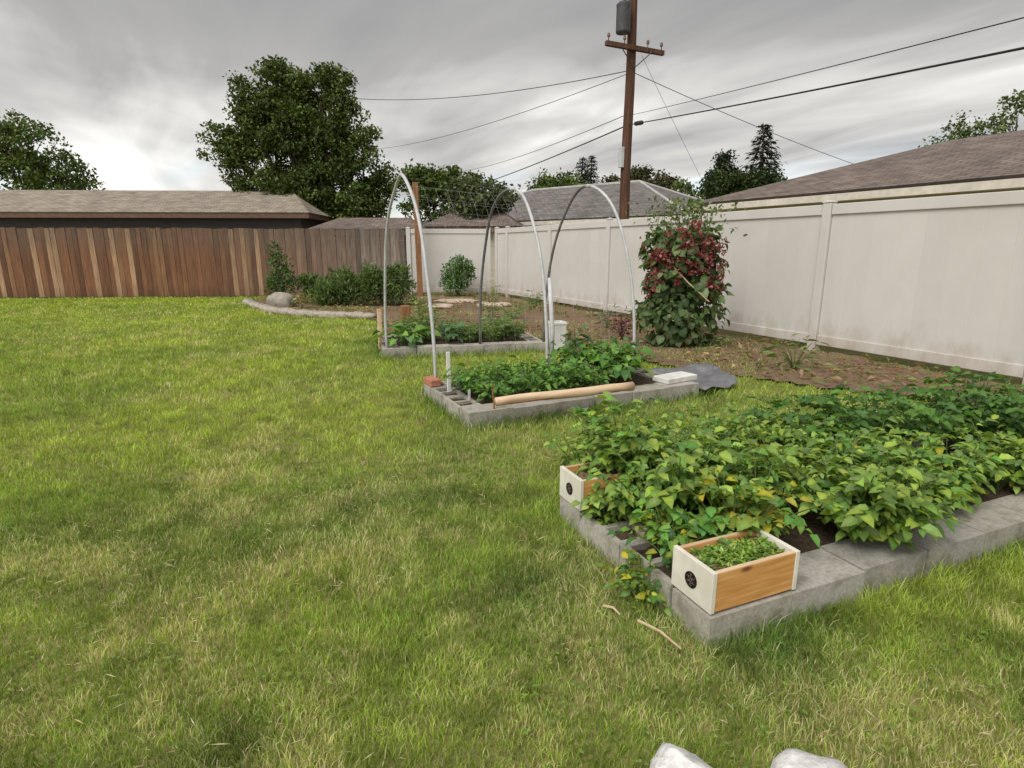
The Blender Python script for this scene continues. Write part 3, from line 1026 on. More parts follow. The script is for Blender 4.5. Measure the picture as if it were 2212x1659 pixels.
def make_hoops():
    labels = ['grey pipe hoop at the left end of the bean arch, the leftmost of three',
              'grey pipe hoop in the middle of the three, doubled by a short support pipe',
              'grey pipe hoop at the right end, by the red-flowered climber']
    for h, l in zip(HO, labels):
        t = thing('pipe_hoop', l, 'hoop', h[0], 0, 'pipe hoops arching between the middle and far beds')
        q = random.uniform(0, 6)
        pts = [hoop_pt(h, i / 40) - h[0] + FB.e1 * (.022 * math.sin(i * .21 + q) + .012 * math.sin(i * .5 + q)) * math.sin(math.pi * i / 40) for i in range(41)]
        mb = MB()
        mb.tube(pts[:20], .0165, 10)
        mb.build('front_pipe', M['conduit'], t, smooth=True)
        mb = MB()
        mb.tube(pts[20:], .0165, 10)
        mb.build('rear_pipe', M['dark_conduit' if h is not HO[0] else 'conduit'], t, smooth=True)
        mb = MB()
        mb.tube([pts[19] * 1.0, pts[20] * 1.0], .021, 10)
        mb.build('coupling', M['conduit'], t, smooth=True)
    # the support pipe beside the second hoop
    p = HO[1][0] + FB.e1 * .045
    mb = MB()
    mb.tube([(0, 0, 0), (.006, .0, .5), (-.03, 0, 1.02)], .023, 10)
    o = mb.build('support_pipe', M['conduit'], smooth=True)
    o.location = (p.x, p.y, .05)
    tag(o, 'short grey pipe standing beside the foot of the middle hoop', 'pipe')
    # net: thin wires over the hoops
    mb = MB()
    off = lambda p: p + Vector((0, 0, .02))
    for i in range(1, 22):
        if 8 < i < 12:
            continue
        pts = [off(hoop_pt(HO[0], i / 22)), off(hoop_pt(HO[1], i / 22)), off(hoop_pt(HO[2], i / 22))]
        mb.tube(pts, .0004, 3, False)
    for q in range(0, 21):
        s = q / 10
        A, B, f = (HO[0], HO[1], s) if s <= 1 else (HO[1], HO[2], s - 1)
        for lo, hi in ((1, 8), (12, 21)):
            mb.tube([off(hoop_pt(A, i / 22).lerp(hoop_pt(B, i / 22), f)) for i in range(lo, hi + 1)], .0004, 3, False)
    o = mb.build('trellis_net', M['wirenet'])
    tag(o, 'thin wire trellis net hung on the pipe hoops', 'net')


make_hoops()

# ------------------------------------------------------------------ far bed plants and things
plant('cabbage_plant', 'light green broad leaved cabbage plant at the left corner of the far bed', FC(.28, .32, ZS), r=.2, h=.26, nstem=14, nper=3, leaf=.15, cols=BRIGHT + [(.12, .22, .09)], leaflets=1, flat=.5, wl=.7, bottom=.4)
plant('cabbage_plant', 'dark green broad leaved plant second along the front of the far bed', FC(.52, .35, ZS), r=.18, h=.26, nstem=12, nper=3, leaf=.13, cols=GREEN, leaflets=1, flat=.5, wl=.7, bottom=.4)
plant('cabbage_plant', 'pale blue-green leafy plant in the middle of the far bed between two hoop legs', FC(.86, .33, ZS), r=.15, h=.27, nstem=11, nper=3, leaf=.12, cols=[(.09, .19, .09), (.14, .25, .13), (.06, .14, .06)], leaflets=1, flat=.4, wl=.6, bottom=.4)
c1 = plant('carrot_plant', 'x', (0, 0, 0), r=.17, h=.30, nstem=20, nper=8, leaf=.045, cols=[(.15, .24, .06), (.20, .28, .08), (.11, .19, .05)], leaflets=4, flat=.3, wl=.3)
copies(c1, [FC(.70, .62, ZS), FC(1.05, .65, ZS), FC(1.30, .40, ZS), FC(1.42, .72, ZS), FC(1.62, .42, ZS), FC(1.75, .75, ZS), FC(1.15, .35, ZS), FC(.40, .7, ZS), FC(.9, .55, ZS), FC(.62, .9, ZS), FC(1.0, .95, ZS), FC(1.35, .98, ZS), FC(1.75, 1.0, ZS), FC(1.85, .42, ZS), FC(.3, .98, ZS), FC(1.5, .28, ZS)],
       'feathery light green carrot top in the far block bed', 'feathery plants in the far bed', .6, 1.35)
plant('tall_weed', 'tall thin yellow-green plant behind the right end of the far bed', FC(1.62, 1.02, ZS), r=.13, h=.80, nstem=7, nper=9, leaf=.06, cols=[(.12, .17, .05), (.16, .18, .06)], leaflets=2, flat=.3, wl=.4)
stake('wooden_stake', 'pale pinkish wooden stake at the left corner of the far bed', 822, 668, 742, BH, .05, .05, 'rawwood')
stake('wooden_stump', 'short thick brown wooden post behind the left of the far bed', 877, 660, 706, BH, .15, .13, 'brownpost', 'post')

# white square pail at the right end of the far bed
p = P(1203, 752, .05)
t = thing('white_pail', 'white square plastic pail at the right end of the far bed', 'pail', (p.x, p.y, .01), .3)
mb = MB()
w0, w1, hh = .075, .095, .40
mb.add([(-w0, -w0, 0), (w0, -w0, 0), (w0, w0, 0), (-w0, w0, 0), (-w1, -w1, hh), (w1, -w1, hh), (w1, w1, hh), (-w1, w1, hh),
        (-w1 + .008, -w1 + .008, hh), (w1 - .008, -w1 + .008, hh), (w1 - .008, w1 - .008, hh), (-w1 + .008, w1 - .008, hh),
        (-w0 + .01, -w0 + .01, .05), (w0 - .01, -w0 + .01, .05), (w0 - .01, w0 - .01, .05), (-w0 + .01, w0 - .01, .05)],
       [(0, 3, 2, 1), (0, 1, 5, 4), (1, 2, 6, 5), (2, 3, 7, 6), (3, 0, 4, 7), (4, 5, 9, 8), (5, 6, 10, 9), (6, 7, 11, 10), (7, 4, 8, 11),
        (8, 9, 13, 12), (9, 10, 14, 13), (10, 11, 15, 14), (11, 8, 12, 15), (12, 13, 14, 15)])
mb.build('pail_body', M['white_paint'], t, bevel=.008)
mb = MB()
for s in (-1, 1):
    mb.box(-w1 - .008, s * (w1 + .001) - .006, hh - .03, w1 + .008, s * (w1 + .001) + .006, hh - .006)
mb.build('rim', M['white_paint'], t)

# ------------------------------------------------------------------ rocks
def rock_mesh(sx, sy, sz, seed, n1=18, n2=10, rough=.25):
    r = random.Random(seed)
    ph = [(r.uniform(.8, 2.6), r.uniform(.8, 2.6), r.uniform(.8, 2.6), r.uniform(0, 6.28)) for _ in range(7)]
    mb = MB()
    prof = []
    for j in range(n2 + 1):
        th = math.pi * j / n2
        for i in range(n1):
            a = 2 * math.pi * i / n1
            d = Vector((math.sin(th) * math.cos(a), math.sin(th) * math.sin(a), math.cos(th)))
            k = 1 + rough * sum(math.sin(3 * (d.x * f + d.y * g + d.z * h) + q) for f, g, h, q in ph) / 7 * 1.4
            sgn = lambda x: math.copysign(abs(x) ** .75, x)
            prof.append((sgn(d.x) * sx * k, sgn(d.y) * sy * k, sgn(d.z) * sz * k))
    fs = []
    for j in range(n2):
        for i in range(n1):
            i2 = (i + 1) % n1
            fs.append((j * n1 + i, (j + 1) * n1 + i, (j + 1) * n1 + i2, j * n1 + i2))
    return mb.add(prof, fs)


def rock(name, label, p, s, mat, seed, group=None, rz=0.0, cat='stone'):
    o = rock_mesh(*s, seed).build(name, M[mat], smooth=True)
    o.location = p
    o.rotation_euler = (0, 0, rz)
    return tag(o, label, cat, group)


p = P(1490, 1716)
rock('lawn_stone', 'white rounded stone on the lawn below the corner of the near bed', (p.x, p.y, .02), (.085, .105, .07), 'whitestone', 5, 'white rounded stones on the lawn', .3)
p = P(1752, 1716)
rock('lawn_stone', 'white rounded stone on the lawn, the right of the two', (p.x, p.y, .02), (.088, .10, .066), 'whitestone', 9, 'white rounded stones on the lawn', 1.2)
# stone edging of the back border
edge = [(-6.75, 14.9), (-6.0, 13.6), (-5.2, 12.65), (-4.4, 12.0), (-3.6, 11.65), (-2.75, 11.4)]
i = 0
for (x0, y0), (x1, y1) in zip(edge[:-1], edge[1:]):
    n = 4 if i else 4
    for k in range(n):
        f = (k + .5) / n
        rock('edging_stone', 'pale low edging stone in the curved border along the far left of the lawn', (x0 + (x1 - x0) * f + random.uniform(-.05, .05), y0 + (y1 - y0) * f, .05),
             (random.uniform(.17, .27), random.uniform(.10, .14), random.uniform(.055, .085)), 'palestone', 20 + i, 'edging stones of the back border', math.atan2(y1 - y0, x1 - x0) + random.uniform(-.2, .2), )
        i += 1
p = P(607, 668)
rock('edging_boulder', 'largest pale boulder in the curved border, under the thin dark shrub', (p.x - .1, p.y + .3, .12), (.3, .22, .24), 'palestone', 77)
for k, (u, v, sx, l) in enumerate(((985, 656, .55, 'flat tan flagstone on the soil left of the middle hoop'), (1068, 664, .42, 'flat pinkish flagstone beside the rear leg of the middle hoop'), (950, 668, .28, 'small flat flagstone behind the far bed near the tall brown post'),
                                   (1240, 655, .4, 'flat flagstone on the soil by the fence, right of the middle hoop'))):
    p = P(u, v)
    rock('flagstone', l, (p.x, p.y, .05), (sx, .28, .07), 'flag', 40 + k, 'flagstones on the back garden soil', .2 * k)
# dry sticks on the lawn
for a, b, l in ((P(1378, 1340, .035), P(1472, 1402, .03), 'long dry stick on the grass left of the near bed corner'), (P(1303, 1308, .03), P(1340, 1328, .03), 'short dry stick on the grass, farther from the bed corner')):
    mb = MB()
    m = (a + b) / 2 + Vector((.006, .004, .008))
    mb.tube([Vector((0, 0, 0)), m - a, b - a], [.0055, .005, .0035], 6)
    o = mb.build('dry_stick', M['stick'])
    o.location = a
    tag(o, l, 'stick')
# dead branch by the fence
mb = MB()
p = P(1235, 655)
mb.tube([(0, 0, .05), (.35, -.3, .22), (.6, -.5, .16)], [.03, .022, .012], 6)
mb.tube([(.3, -.25, .19), (.5, -.2, .45)], [.018, .008], 6)
mb.tube([(.1, -.08, .1), (.05, -.2, .38)], [.018, .008], 6)
o = mb.build('dead_branch', M['woodstem'])
o.location = p
tag(o, 'bare brown branch lying on the soil against the cream fence', 'branch')

# ------------------------------------------------------------------ border shrubs
def shrub(name, label, loc, lobes, nleaf, leaf, cols, group=None, mat='leaf', wl=.45, stem_h=.5, cat='shrub', updir=.5, droop=.15):
    t = thing(name, label, cat, loc, 0, group)
    mb = MB()
    pos = []
    for (x, y, z, rx, ry, rz, wgt) in lobes:
        n = int(nleaf * wgt)
        d = rand_unit(n) * (RNG.random((n, 1)) ** .4)
        pos.append(d * np.array((rx, ry, rz)) + np.array((x, y, z)))
        mb.tube([(0, 0, 0), (x * .4, y * .4, z * .5), (x, y, z)], [.02, .014, .006], 6)
        for _ in range(6):
            e = Vector((x, y, z)) + Vector((random.gauss(0, rx * .5), random.gauss(0, ry * .5), random.gauss(0, rz * .5)))
            mb.tube([(x * .5, y * .5, z * .6), e], [.008, .003], 5)
    pos = np.concatenate(pos)
    n = len(pos)
    pos[:, 2] = np.maximum(pos[:, 2], .03)
    ax = rand_unit(n) + np.array((0, 0, updir))
    nr = rand_unit(n) + np.array((0, -.2, .6))
    sz = leaf * RNG.uniform(.6, 1.25, n)
    mb.build('stems', M['woodstem'], t)
    link('foliage', leaf_mesh('foliage', pos, ax, nr, sz, sz * wl, pick(cols, n), droop=droop), M[mat], t)
    return t


p = P(1001, 632)
shrub('rounded_shrub', 'dense rounded green shrub standing against the cream fence', (p.x, 16.6, 0), [(0, 0, .62, .5, .4, .42, .6), (-.12, 0, .35, .42, .4, .3, .25), (.05, 0, .95, .28, .25, .22, .15), (.33, 0, .75, .16, .2, .3, .1)], 2600, .085, GREEN + DARK)
GD = 'tall leafy plants along the back border'
mass = [(675, 663, .85, .55), (720, 665, .72, .6), (765, 668, 1.0, .55), (810, 668, 1.12, .5), (850, 668, 1.05, .45), (690, 668, .6, .5), (745, 655, .85, .5)]
ml = ['low dense green plant at the left of the back border clump', 'lowest dark green plant in the back border clump, second from its left', 'tall narrow-leaved green plant in the middle of the back border clump',
      'tallest narrow-leaved green plant in the back border clump', 'tall green plant at the right of the border clump, next to the white corner post', 'short spreading plant in front at the left of the back border clump', 'green plant behind the middle of the back border clump']
for (u, v, hh, rr), l in zip(mass, ml):
    p = P(u, v)
    shrub('border_plant', l, (p.x, p.y + .7, 0), [(0, 0, (hh := hh * .86) * .42, rr, .4, hh * .42, .55)] + [(random.uniform(-.8, .8) * rr, random.uniform(-.2, .2), hh * random.uniform(.6, .85), rr * .28, .2, hh * random.uniform(.18, .34), .11) for _ in range(5)], 1300, .15,
          [(.10, .16, .045), (.13, .20, .05), (.075, .13, .04), (.16, .22, .08)], GD, wl=.22, updir=.9)
p = P(598, 662)
shrub('thin_shrub', 'thin dark shrub with loose leaves against the brown wooden fence, at the border boulder', (p.x, p.y + .4, 0), [(0, 0, .95, .28, .25, .35, .3), (.1, 0, .55, .38, .3, .3, .5), (-.08, 0, 1.3, .16, .15, .25, .1), (-.2, 0, .5, .2, .2, .3, .2)], 750, .1, DARK + [(.07, .10, .05)], wl=.5)
p = P(745, 660)
plant('yellow_weed', 'pale yellow-green weed at the foot of the thin shrub', P(652, 668), r=.25, h=.42, nstem=9, nper=5, leaf=.09, cols=[(.25, .27, .10), (.33, .32, .14), (.18, .22, .07)], leaflets=2, flat=.4, wl=.4)
plant('border_sprout', 'small bright yellow-green plant behind the brown stump', P(908, 690), r=.28, h=.45, nstem=9, nper=5, leaf=.09, cols=[(.16, .24, .05), (.24, .30, .06)], leaflets=2, flat=.4, wl=.5)
plant('border_sprout', 'dark green low plant on the soil behind the support pipe', P(1155, 668), r=.3, h=.42, nstem=12, nper=5, leaf=.08, cols=GREEN, leaflets=2, flat=.4, wl=.4)
plant('border_sprout', 'green clump on the soil between the rear hoop leg and the white pail', P(1110, 690), r=.35, h=.3, nstem=14, nper=5, leaf=.07, cols=BRIGHT, leaflets=2, flat=.4, wl=.4)
plant('spiky_plant', 'blue-green spiky plant left of the red leaved bush', P(1312, 712), r=.16, h=.42, nstem=12, nper=4, leaf=.12, cols=[(.07, .14, .09), (.10, .18, .12)], leaflets=1, flat=.2, wl=.2)
plant('spiky_plant', 'yellow-green spiky plant at the foot of the fence right of the red-flowered climber', P(1712, 800), r=.3, h=.38, nstem=18, nper=4, leaf=.14, cols=[(.14, .20, .06), (.20, .25, .09)], leaflets=1, flat=.2, wl=.2)
plant('spiky_plant', 'low green weed between the climber and the fence foot', P(1552, 752), r=.26, h=.2, nstem=12, nper=4, leaf=.09, cols=[(.12, .18, .05), (.16, .19, .06)], leaflets=2, flat=.3, wl=.3)
plant('red_leaved_bush', 'small bush with dark red leaves left of the flowering climber', P(1342, 735), stem='woodstem', lmat='redleaf', r=.16, h=.44, nstem=12, nper=6, leaf=.065,
      cols=[(.13, .025, .04), (.20, .045, .06), (.09, .025, .03), (.24, .10, .10)], leaflets=2, flat=.4, wl=.6, cat='bush')


def climber():
    base = Vector((2.33, 8.15, 0))
    t = thing('flowering_climber', 'tall leafy climber with bands of red blossoms in front of the cream fence', 'climber', base)
    mb = MB()
    for k in range(16):
        a = random.uniform(-.35, .35)
        pts = [(a * .5, random.uniform(-.1, .1), 0)]
        for j in range(1, 7):
            pts.append((a * (.5 + .5 * j / 6) + random.uniform(-.06, .06), random.uniform(-.15, .15), 1.85 * j / 6))
        mb.tube(pts, [.014 - .0018 * j for j in range(7)], 6)
    mb.build('stems', M['stem'], t)
    n = 2100
    z = RNG.uniform(.05, 1.6, n)
    half = np.interp(z, [0, .15, .5, .9, 1.2, 1.45, 1.65, 2.0], [.28, .42, .52, .50, .49, .46, .36, .2])
    a = RNG.uniform(0, 2 * np.pi, n)
    lump = .62 + .75 * vnoise(a * 1.4, z, .26)
    rr = np.sqrt(RNG.uniform(.2, 1.15, n)) * half * lump
    keep = (z > .34) | (RNG.random(n) < .4)
    pos = np.stack([rr * np.cos(a), rr * np.sin(a) * .62, z], 1)[keep]
    a, n = a[keep], int(keep.sum())
    ax = np.stack([np.cos(a) * .6, np.sin(a) * .6, -.45 - RNG.random(n) * .5], 1) + RNG.normal(0, .45, (n, 3))
    nr = np.stack([np.cos(a), np.sin(a), .7 + 0 * a], 1) + RNG.normal(0, .4, (n, 3))
    sz = RNG.uniform(.06, .155, n)
    c = pick([(.07, .115, .038), (.095, .145, .05), (.13, .18, .07), (.05, .085, .03), (.17, .22, .10)], n)
    c *= (.7 + .6 * vnoise(pos[:, 0] * 1.3 + 7, pos[:, 2], .22))[:, None]
    me = leaf_mesh('foliage', pos, ax, nr, sz, sz * .95, c, droop=.25, fold=.15, fine=True)
    link('foliage', me, M['leaf'], t)
    # loose shoots that break the outline
    sh = MB()
    p_, a_, n_ = [], [], []
    for k in range(34):
        an = random.uniform(0, 6.28)
        z = random.uniform(.35, 1.75)
        r0 = float(np.interp(z, [0, .5, 1.2, 1.6, 2.0], [.3, .46, .44, .34, .15]))
        d = Vector((math.cos(an), math.sin(an) * .62, random.uniform(-.1, .9)))
        q0 = Vector((math.cos(an) * r0 * .6, math.sin(an) * r0 * .4, z - .1))
        ln = random.uniform(.2, .42)
        q = [q0, q0 + d * ln * .6, q0 + d * ln + Vector((0, 0, -.05))]
        sh.tube(q, [.006, .005, .002], 5)
        for j in range(7):
            f = .35 + .65 * j / 6
            b = q[0].lerp(q[1], f * 2) if f < .5 else q[1].lerp(q[2], f * 2 - 1)
            p_.append(tuple(b)); a_.append(tuple(d + Vector((random.gauss(0, .7), random.gauss(0, .7), random.gauss(-.3, .4))))); n_.append((random.gauss(0, .5), random.gauss(-.3, .5), 1))
    sh.build('side_shoots', M['stem'], t)
    n = len(p_)
    sz = RNG.uniform(.06, .13, n)
    link('shoot_leaves', leaf_mesh('shoot_leaves', np.array(p_), np.array(a_), np.array(n_), sz, sz * .75, pick([(.09, .15, .045), (.13, .19, .07), (.06, .11, .035)], n), droop=.25, fine=True), M['leaf'], t)
    # pale young growth at the top
    n = 620
    pos = np.stack([RNG.normal(0.04, .24, n), RNG.normal(0, .12, n), RNG.uniform(1.45, 1.98, n)], 1)
    sz = RNG.uniform(.05, .1, n)
    me = leaf_mesh('young_shoots', pos, rand_unit(n) + np.array((0, 0, .5)), rand_unit(n) + np.array((0, -.3, .5)), sz, sz * .45, pick([(.16, .22, .08), (.24, .28, .12), (.10, .16, .05)], n))
    link('young_shoots', me, M['leaf'], t)
    # blossoms: clusters of petals down the flowering stalks
    cl = []
    for k in range(30):
        x = -.5 + 1.0 * (k + random.random()) / 30
        z0 = 1.70 - .28 * abs(x) / .45 + random.uniform(-.2, .06)
        for j in range(random.randint(4, 8)):
            z1 = z0 - j * .095 - random.uniform(0, .03)
            yb = -.34 * math.sqrt(max(.05, 1 - (x / .6) ** 2)) if random.random() < .8 else .22
            cl.append((x + random.gauss(0, .035), yb + random.gauss(0, .05), z1))
    cl = np.array(cl)
    m = 9
    n = len(cl) * m
    c0 = np.repeat(cl, m, axis=0)
    d = rand_unit(n)
    me = leaf_mesh('blossoms', c0 + d * .012, d, rand_unit(n), RNG.uniform(.032, .06, n), RNG.uniform(.03, .05, n),
                   pick([(.36, .065, .08), (.26, .04, .055), (.40, .13, .14), (.19, .04, .05), (.38, .19, .16), (.28, .14, .10)], n), droop=.1)
    link('blossoms', me, M['petal'], t)


climber()
mb = MB()
a, b = at(1488, 612, 7.75), at(1532, 652, 7.6)
mb.tube([at(1440, 560, 7.9), a, b], [.008, .008, .007], 6)
tag(mb.build('bamboo_cane', M['stick']), 'thin slanting cane sticking out of the right side of the climber', 'cane')

# ------------------------------------------------------------------ wooden fence
def wooden_fence():
    x0, y0, x1, y1 = -17.5, 15.85, -3.08, 17.15
    L = math.hypot(x1 - x0, y1 - y0)
    ang = math.atan2(y1 - y0, x1 - x0)
    t = thing('wooden_fence', 'weathered brown vertical plank fence across the back left of the yard', 'fence', (x0, y0, 0), ang)
    mb = MB()
    x = 0
    pw = .14
    i = 0
    while x < L - .02:
        w = min(pw * random.uniform(.93, 1.05), L - x)
        f = x / L
        f = np.clip((f - .62) / .36, 0, 1)
        brown = np.array((.185, .088, .045)); grey = np.array((.20, .165, .135))
        c = brown * (1 - f) + grey * f
        r = random.random()
        if r < .13:
            c = np.array((.34, .22, .135)) if f < .7 else np.array((.25, .22, .19))
        elif r < .3:
            c = c * .68
        elif r < .42:
            c = np.array((.215, .115, .06)) * (1 - f) + grey * f
        c = c * random.uniform(.85, 1.15)
        top = 1.90 + random.uniform(-.018, .018)
        lean = random.uniform(-.006, .006)
        y = random.uniform(-.006, .006)
        g = .004
        # lower part brighter brown, the top weathered grey: two stacked colour bands within the plank
        vs, cs = [], []
        for z, k in ((.04, .8), (.35, 1.05), (1.1, 1.0), (1.6, .85), (top, .72)):
            cc = c * k
            if z > 1.5:
                cc = cc * .7 + grey * .3 * .8
            for (xx, yy) in ((x + g, y - .009), (x + w - g, y - .009), (x + w - g, y + .009), (x + g, y + .009)):
                vs.append((xx + lean * z, yy, z))
                cs.append(tuple(cc))
        b = len(mb.v)
        mb.v += vs
        mb.c += cs
        for k in range(4):
            o = b + k * 4
            for q in range(4):
                q2 = (q + 1) % 4
                mb.f.append((o + q, o + q2, o + 4 + q2, o + 4 + q))
        mb.f.append((b + 16, b + 17, b + 18, b + 19))
        mb.f.append((b + 3, b + 2, b + 1, b))
        x += w
        i += 1
    mb.build('plank_panel', M['picket'], t)
    for z in (.35, 1.0, 1.6):
        MB().box(0, .018, z, L, .055, z + .09).build('rail', M['greywood'], t)
    for k in range(7):
        xx = min(k * 2.4, L - .1)
        MB().box(xx, .057, 0, xx + .09, .145, 1.84).build('post', M['greywood'], t)


wooden_fence()

# ------------------------------------------------------------------ vinyl fence
def vinyl_fence(label, x0, y0, x1, y1, posts, ht=1.9):
    L = math.hypot(x1 - x0, y1 - y0)
    t = thing('vinyl_fence', label, 'fence', (x0, y0, 0), math.atan2(y1 - y0, x1 - x0), 'cream vinyl privacy fence')
    edges = sorted(posts)
    for s in edges:
        mb = MB()
        mb.box(s - .06, -.05, -.02, s + .06, .05, ht + .02)
        p = mb.build('post', M['vinyl'], t, bevel=.008)
        c = MB()
        c.add([(s - .067, -.057, ht + .022), (s + .067, -.057, ht + .022), (s + .067, .057, ht + .022), (s - .067, .057, ht + .022),
               (s - .067, -.057, ht + .034), (s + .067, -.057, ht + .034), (s + .067, .057, ht + .034), (s - .067, .057, ht + .034), (s, 0, ht + .06)],
              [(0, 3, 2, 1), (0, 1, 5, 4), (1, 2, 6, 5), (2, 3, 7, 6), (3, 0, 4, 7), (4, 5, 8), (5, 6, 8), (6, 7, 8), (7, 4, 8)])
        c.build('post_cap', M['vinyl'], p)
    for a, b in zip(edges[:-1], edges[1:]):
        a2, b2 = a + .066, b - .066
        MB().box(a2, -.036, ht - .13, b2, .036, ht).build('top_rail', M['vinyl'], t, bevel=.008)
        MB().box(a2, -.036, .10, b2, .036, .23).build('bottom_rail', M['vinyl'], t, bevel=.008)
        mb = MB()
        n = max(1, round((b2 - a2) / .28))
        w = (b2 - a2) / n
        for k in range(n):                                  # tongue and groove boards
            kk = random.uniform(.97, 1.02)
            mb.col = (kk, kk, kk)
            xa, xb = a2 + k * w, a2 + (k + 1) * w
            g = .004
            mb.add([(xa, -.0095, .231), (xa + g, -.012, .231), (xb - g, -.012, .231), (xb, -.0095, .231), (xb, .012, .231), (xa, .012, .231),
                    (xa, -.0095, ht - .131), (xa + g, -.012, ht - .131), (xb - g, -.012, ht - .131), (xb, -.0095, ht - .131), (xb, .012, ht - .131), (xa, .012, ht - .131)],
                   [(0, 1, 7, 6), (1, 2, 8, 7), (2, 3, 9, 8), (3, 4, 10, 9), (4, 5, 11, 10), (5, 0, 6, 11)])
        mb.build('board_panel', M['vinyl'], t)


vinyl_fence('short far stretch of cream vinyl fence behind the rounded shrub', -2.98, 17.2, -.62, 17.3, [0.0, 2.30])
FX = lambda y: 3.35 - .477 * (y - 9.25)
y0, y1 = 17.2, 1.6
Lr = math.hypot(FX(y1) - FX(y0), y1 - y0)
s_post = math.hypot(FX(7.75) - FX(y0), 7.75 - y0)
posts = sorted([s_post + k * 2.43 for k in range(-5, 4) if .15 < s_post + k * 2.43 < Lr])
vinyl_fence('long side run of cream vinyl fence along the right of the yard', FX(y0), y0, FX(y1), y1, [0.03] + posts)

# tall brown post before the far fence
p = P(907, 634)
mb = MB().box(-.075, -.06, -.1, .075, .06, 3.12)
o = mb.build('tall_post', M['brownpost'], bevel=.006)
o.location = (-2.62, 16.75, 0)
o.rotation_euler = (0, -.012, .1)
tag(o, 'tall square brown wooden post standing before the far cream fence', 'post')

# ------------------------------------------------------------------ houses
def roof_faces(name, mat, parent, faces):
    """faces: lists of points, the first edge along the eave; UV laid along eave and slope"""
    me = bpy.data.meshes.new(name)
    vs, fs, uvs = [], [], []
    for f in faces:
        f = [Vector(p) for p in f]
        e = (f[1] - f[0]).normalized()
        nn = e.cross(f[2] - f[1]).normalized()
        up = nn.cross(e)
        b = len(vs)
        vs += [tuple(p) for p in f]
        fs.append(tuple(range(b, b + len(f))))
        uvs += [((p - f[0]).dot(e), (p - f[0]).dot(up)) for p in f]
    me.from_pydata(vs, [], fs)
    uv = me.uv_layers.new(name='UVMap')
    for poly in me.polygons:
        for li in poly.loop_indices:
            uv.data[li].uv = uvs[me.loops[li].vertex_index]
    o = link(name, me, mat, parent)
    s = o.modifiers.new('thick', 'SOLIDIFY')
    s.thickness = .05
    s.offset = -1
    return o


def hip_house(name, label, ox, oy, deg, L, D, eave, rise, wall, shingle, fascia, ov=.45, hip=None, cap=None):
    """house with a hipped roof; local x along the eave facing the yard, y away from it"""
    t = thing(name, label, 'house', (ox, oy, 0), math.radians(deg))
    hp = D / 2 if hip is None else hip
    MB().box(ov, ov, 0, L - ov, D - ov, eave - .02).build('wall', M[wall], t)
    A, B, C, Dd = (0, 0, eave), (L, 0, eave), (L, D, eave), (0, D, eave)
    R0, R1 = (hp, D / 2, eave + rise), (L - hp, D / 2, eave + rise)
    rf = roof_faces('roof', M[shingle], t, [[A, B, R1, R0], [B, C, R1], [C, Dd, R0, R1], [Dd, A, R0]])
    mb = MB()
    z0, z1 = eave - .2, eave - .055
    mb.box(.02, .02, z0, L - .02, .05, z1).box(.02, D - .05, z0, L - .02, D - .02, z1)
    mb.box(.02, .052, z0, .05, D - .052, z1).box(L - .05, .052, z0, L - .02, D - .052, z1)
    mb.build('fascia', M[fascia], t)
    mb = MB().box(.052, .052, eave - .19, L - .052, ov - .002, eave - .17)
    mb.build('soffit', M[fascia], t)
    if cap:
        mb = MB()
        for a, b in ((A, R0), (B, R1), (R0, R1), (C, R1), (Dd, R0)):
            a, b = Vector(a) + Vector((0, 0, .02)), Vector(b) + Vector((0, 0, .02))
            mb.tube([a.lerp(b, k / 8) for k in range(9)], .06, 6)
        mb.build('ridge_cap', M[cap], rf)
    return t


# left neighbour: long tan roof over a dark wall
hip_house('neighbour_house', 'low house with long tan shingle roof behind the wooden fence, under the big tree', -24.5, 21.0, 2.5, 17.2, 7.0, 2.62, 1.05, 'wall_dark', 'shingle_tan', 'fascia', hip=1.6)
# low brown roof between the wooden fence and the tall post
hip_house('neighbour_shed', 'low shed with a weathered brown gabled roof peeping over the fence by the tall post', -6.7, 19.6, -2, 3.7, 3.0, 1.98, .42, 'wall_dark', 'shingle_brown', 'fascia', ov=.2, hip=.6)
# middle house: grey hip roof with pale hip caps
hip_house('neighbour_house', 'house with grey shingle hip roof and pale hip ridges behind the utility pole', -4.6, 28.5, -41, 13.6, 8.0, 2.45, 1.58, 'wall_beige', 'shingle_grey', 'fascia_light', cap='fascia_pale')
hip_house('neighbour_garage', 'low brown roofed garage seen over the far cream fence, left of the grey roof', -3.3, 21.4, -8, 3.6, 3.4, 2.12, .62, 'wall_beige', 'shingle_brown', 'fascia', ov=.3, hip=.9)
# right house: brown roof beyond the side fence
hip_house('neighbour_house', 'house with brown shingle roof just beyond the side fence at the right', 4.75, 16.4, -62, 15.0, 8.0, 2.52, 1.3, 'wall_beige', 'shingle_brown', 'fascia_light', hip=4.2)

# ------------------------------------------------------------------ utility pole and wires
PX, PY = 3.16, 17.0
U1 = Vector((.90, .43, 0)).normalized()
U2 = Vector((-.43, .90, 0)).normalized()


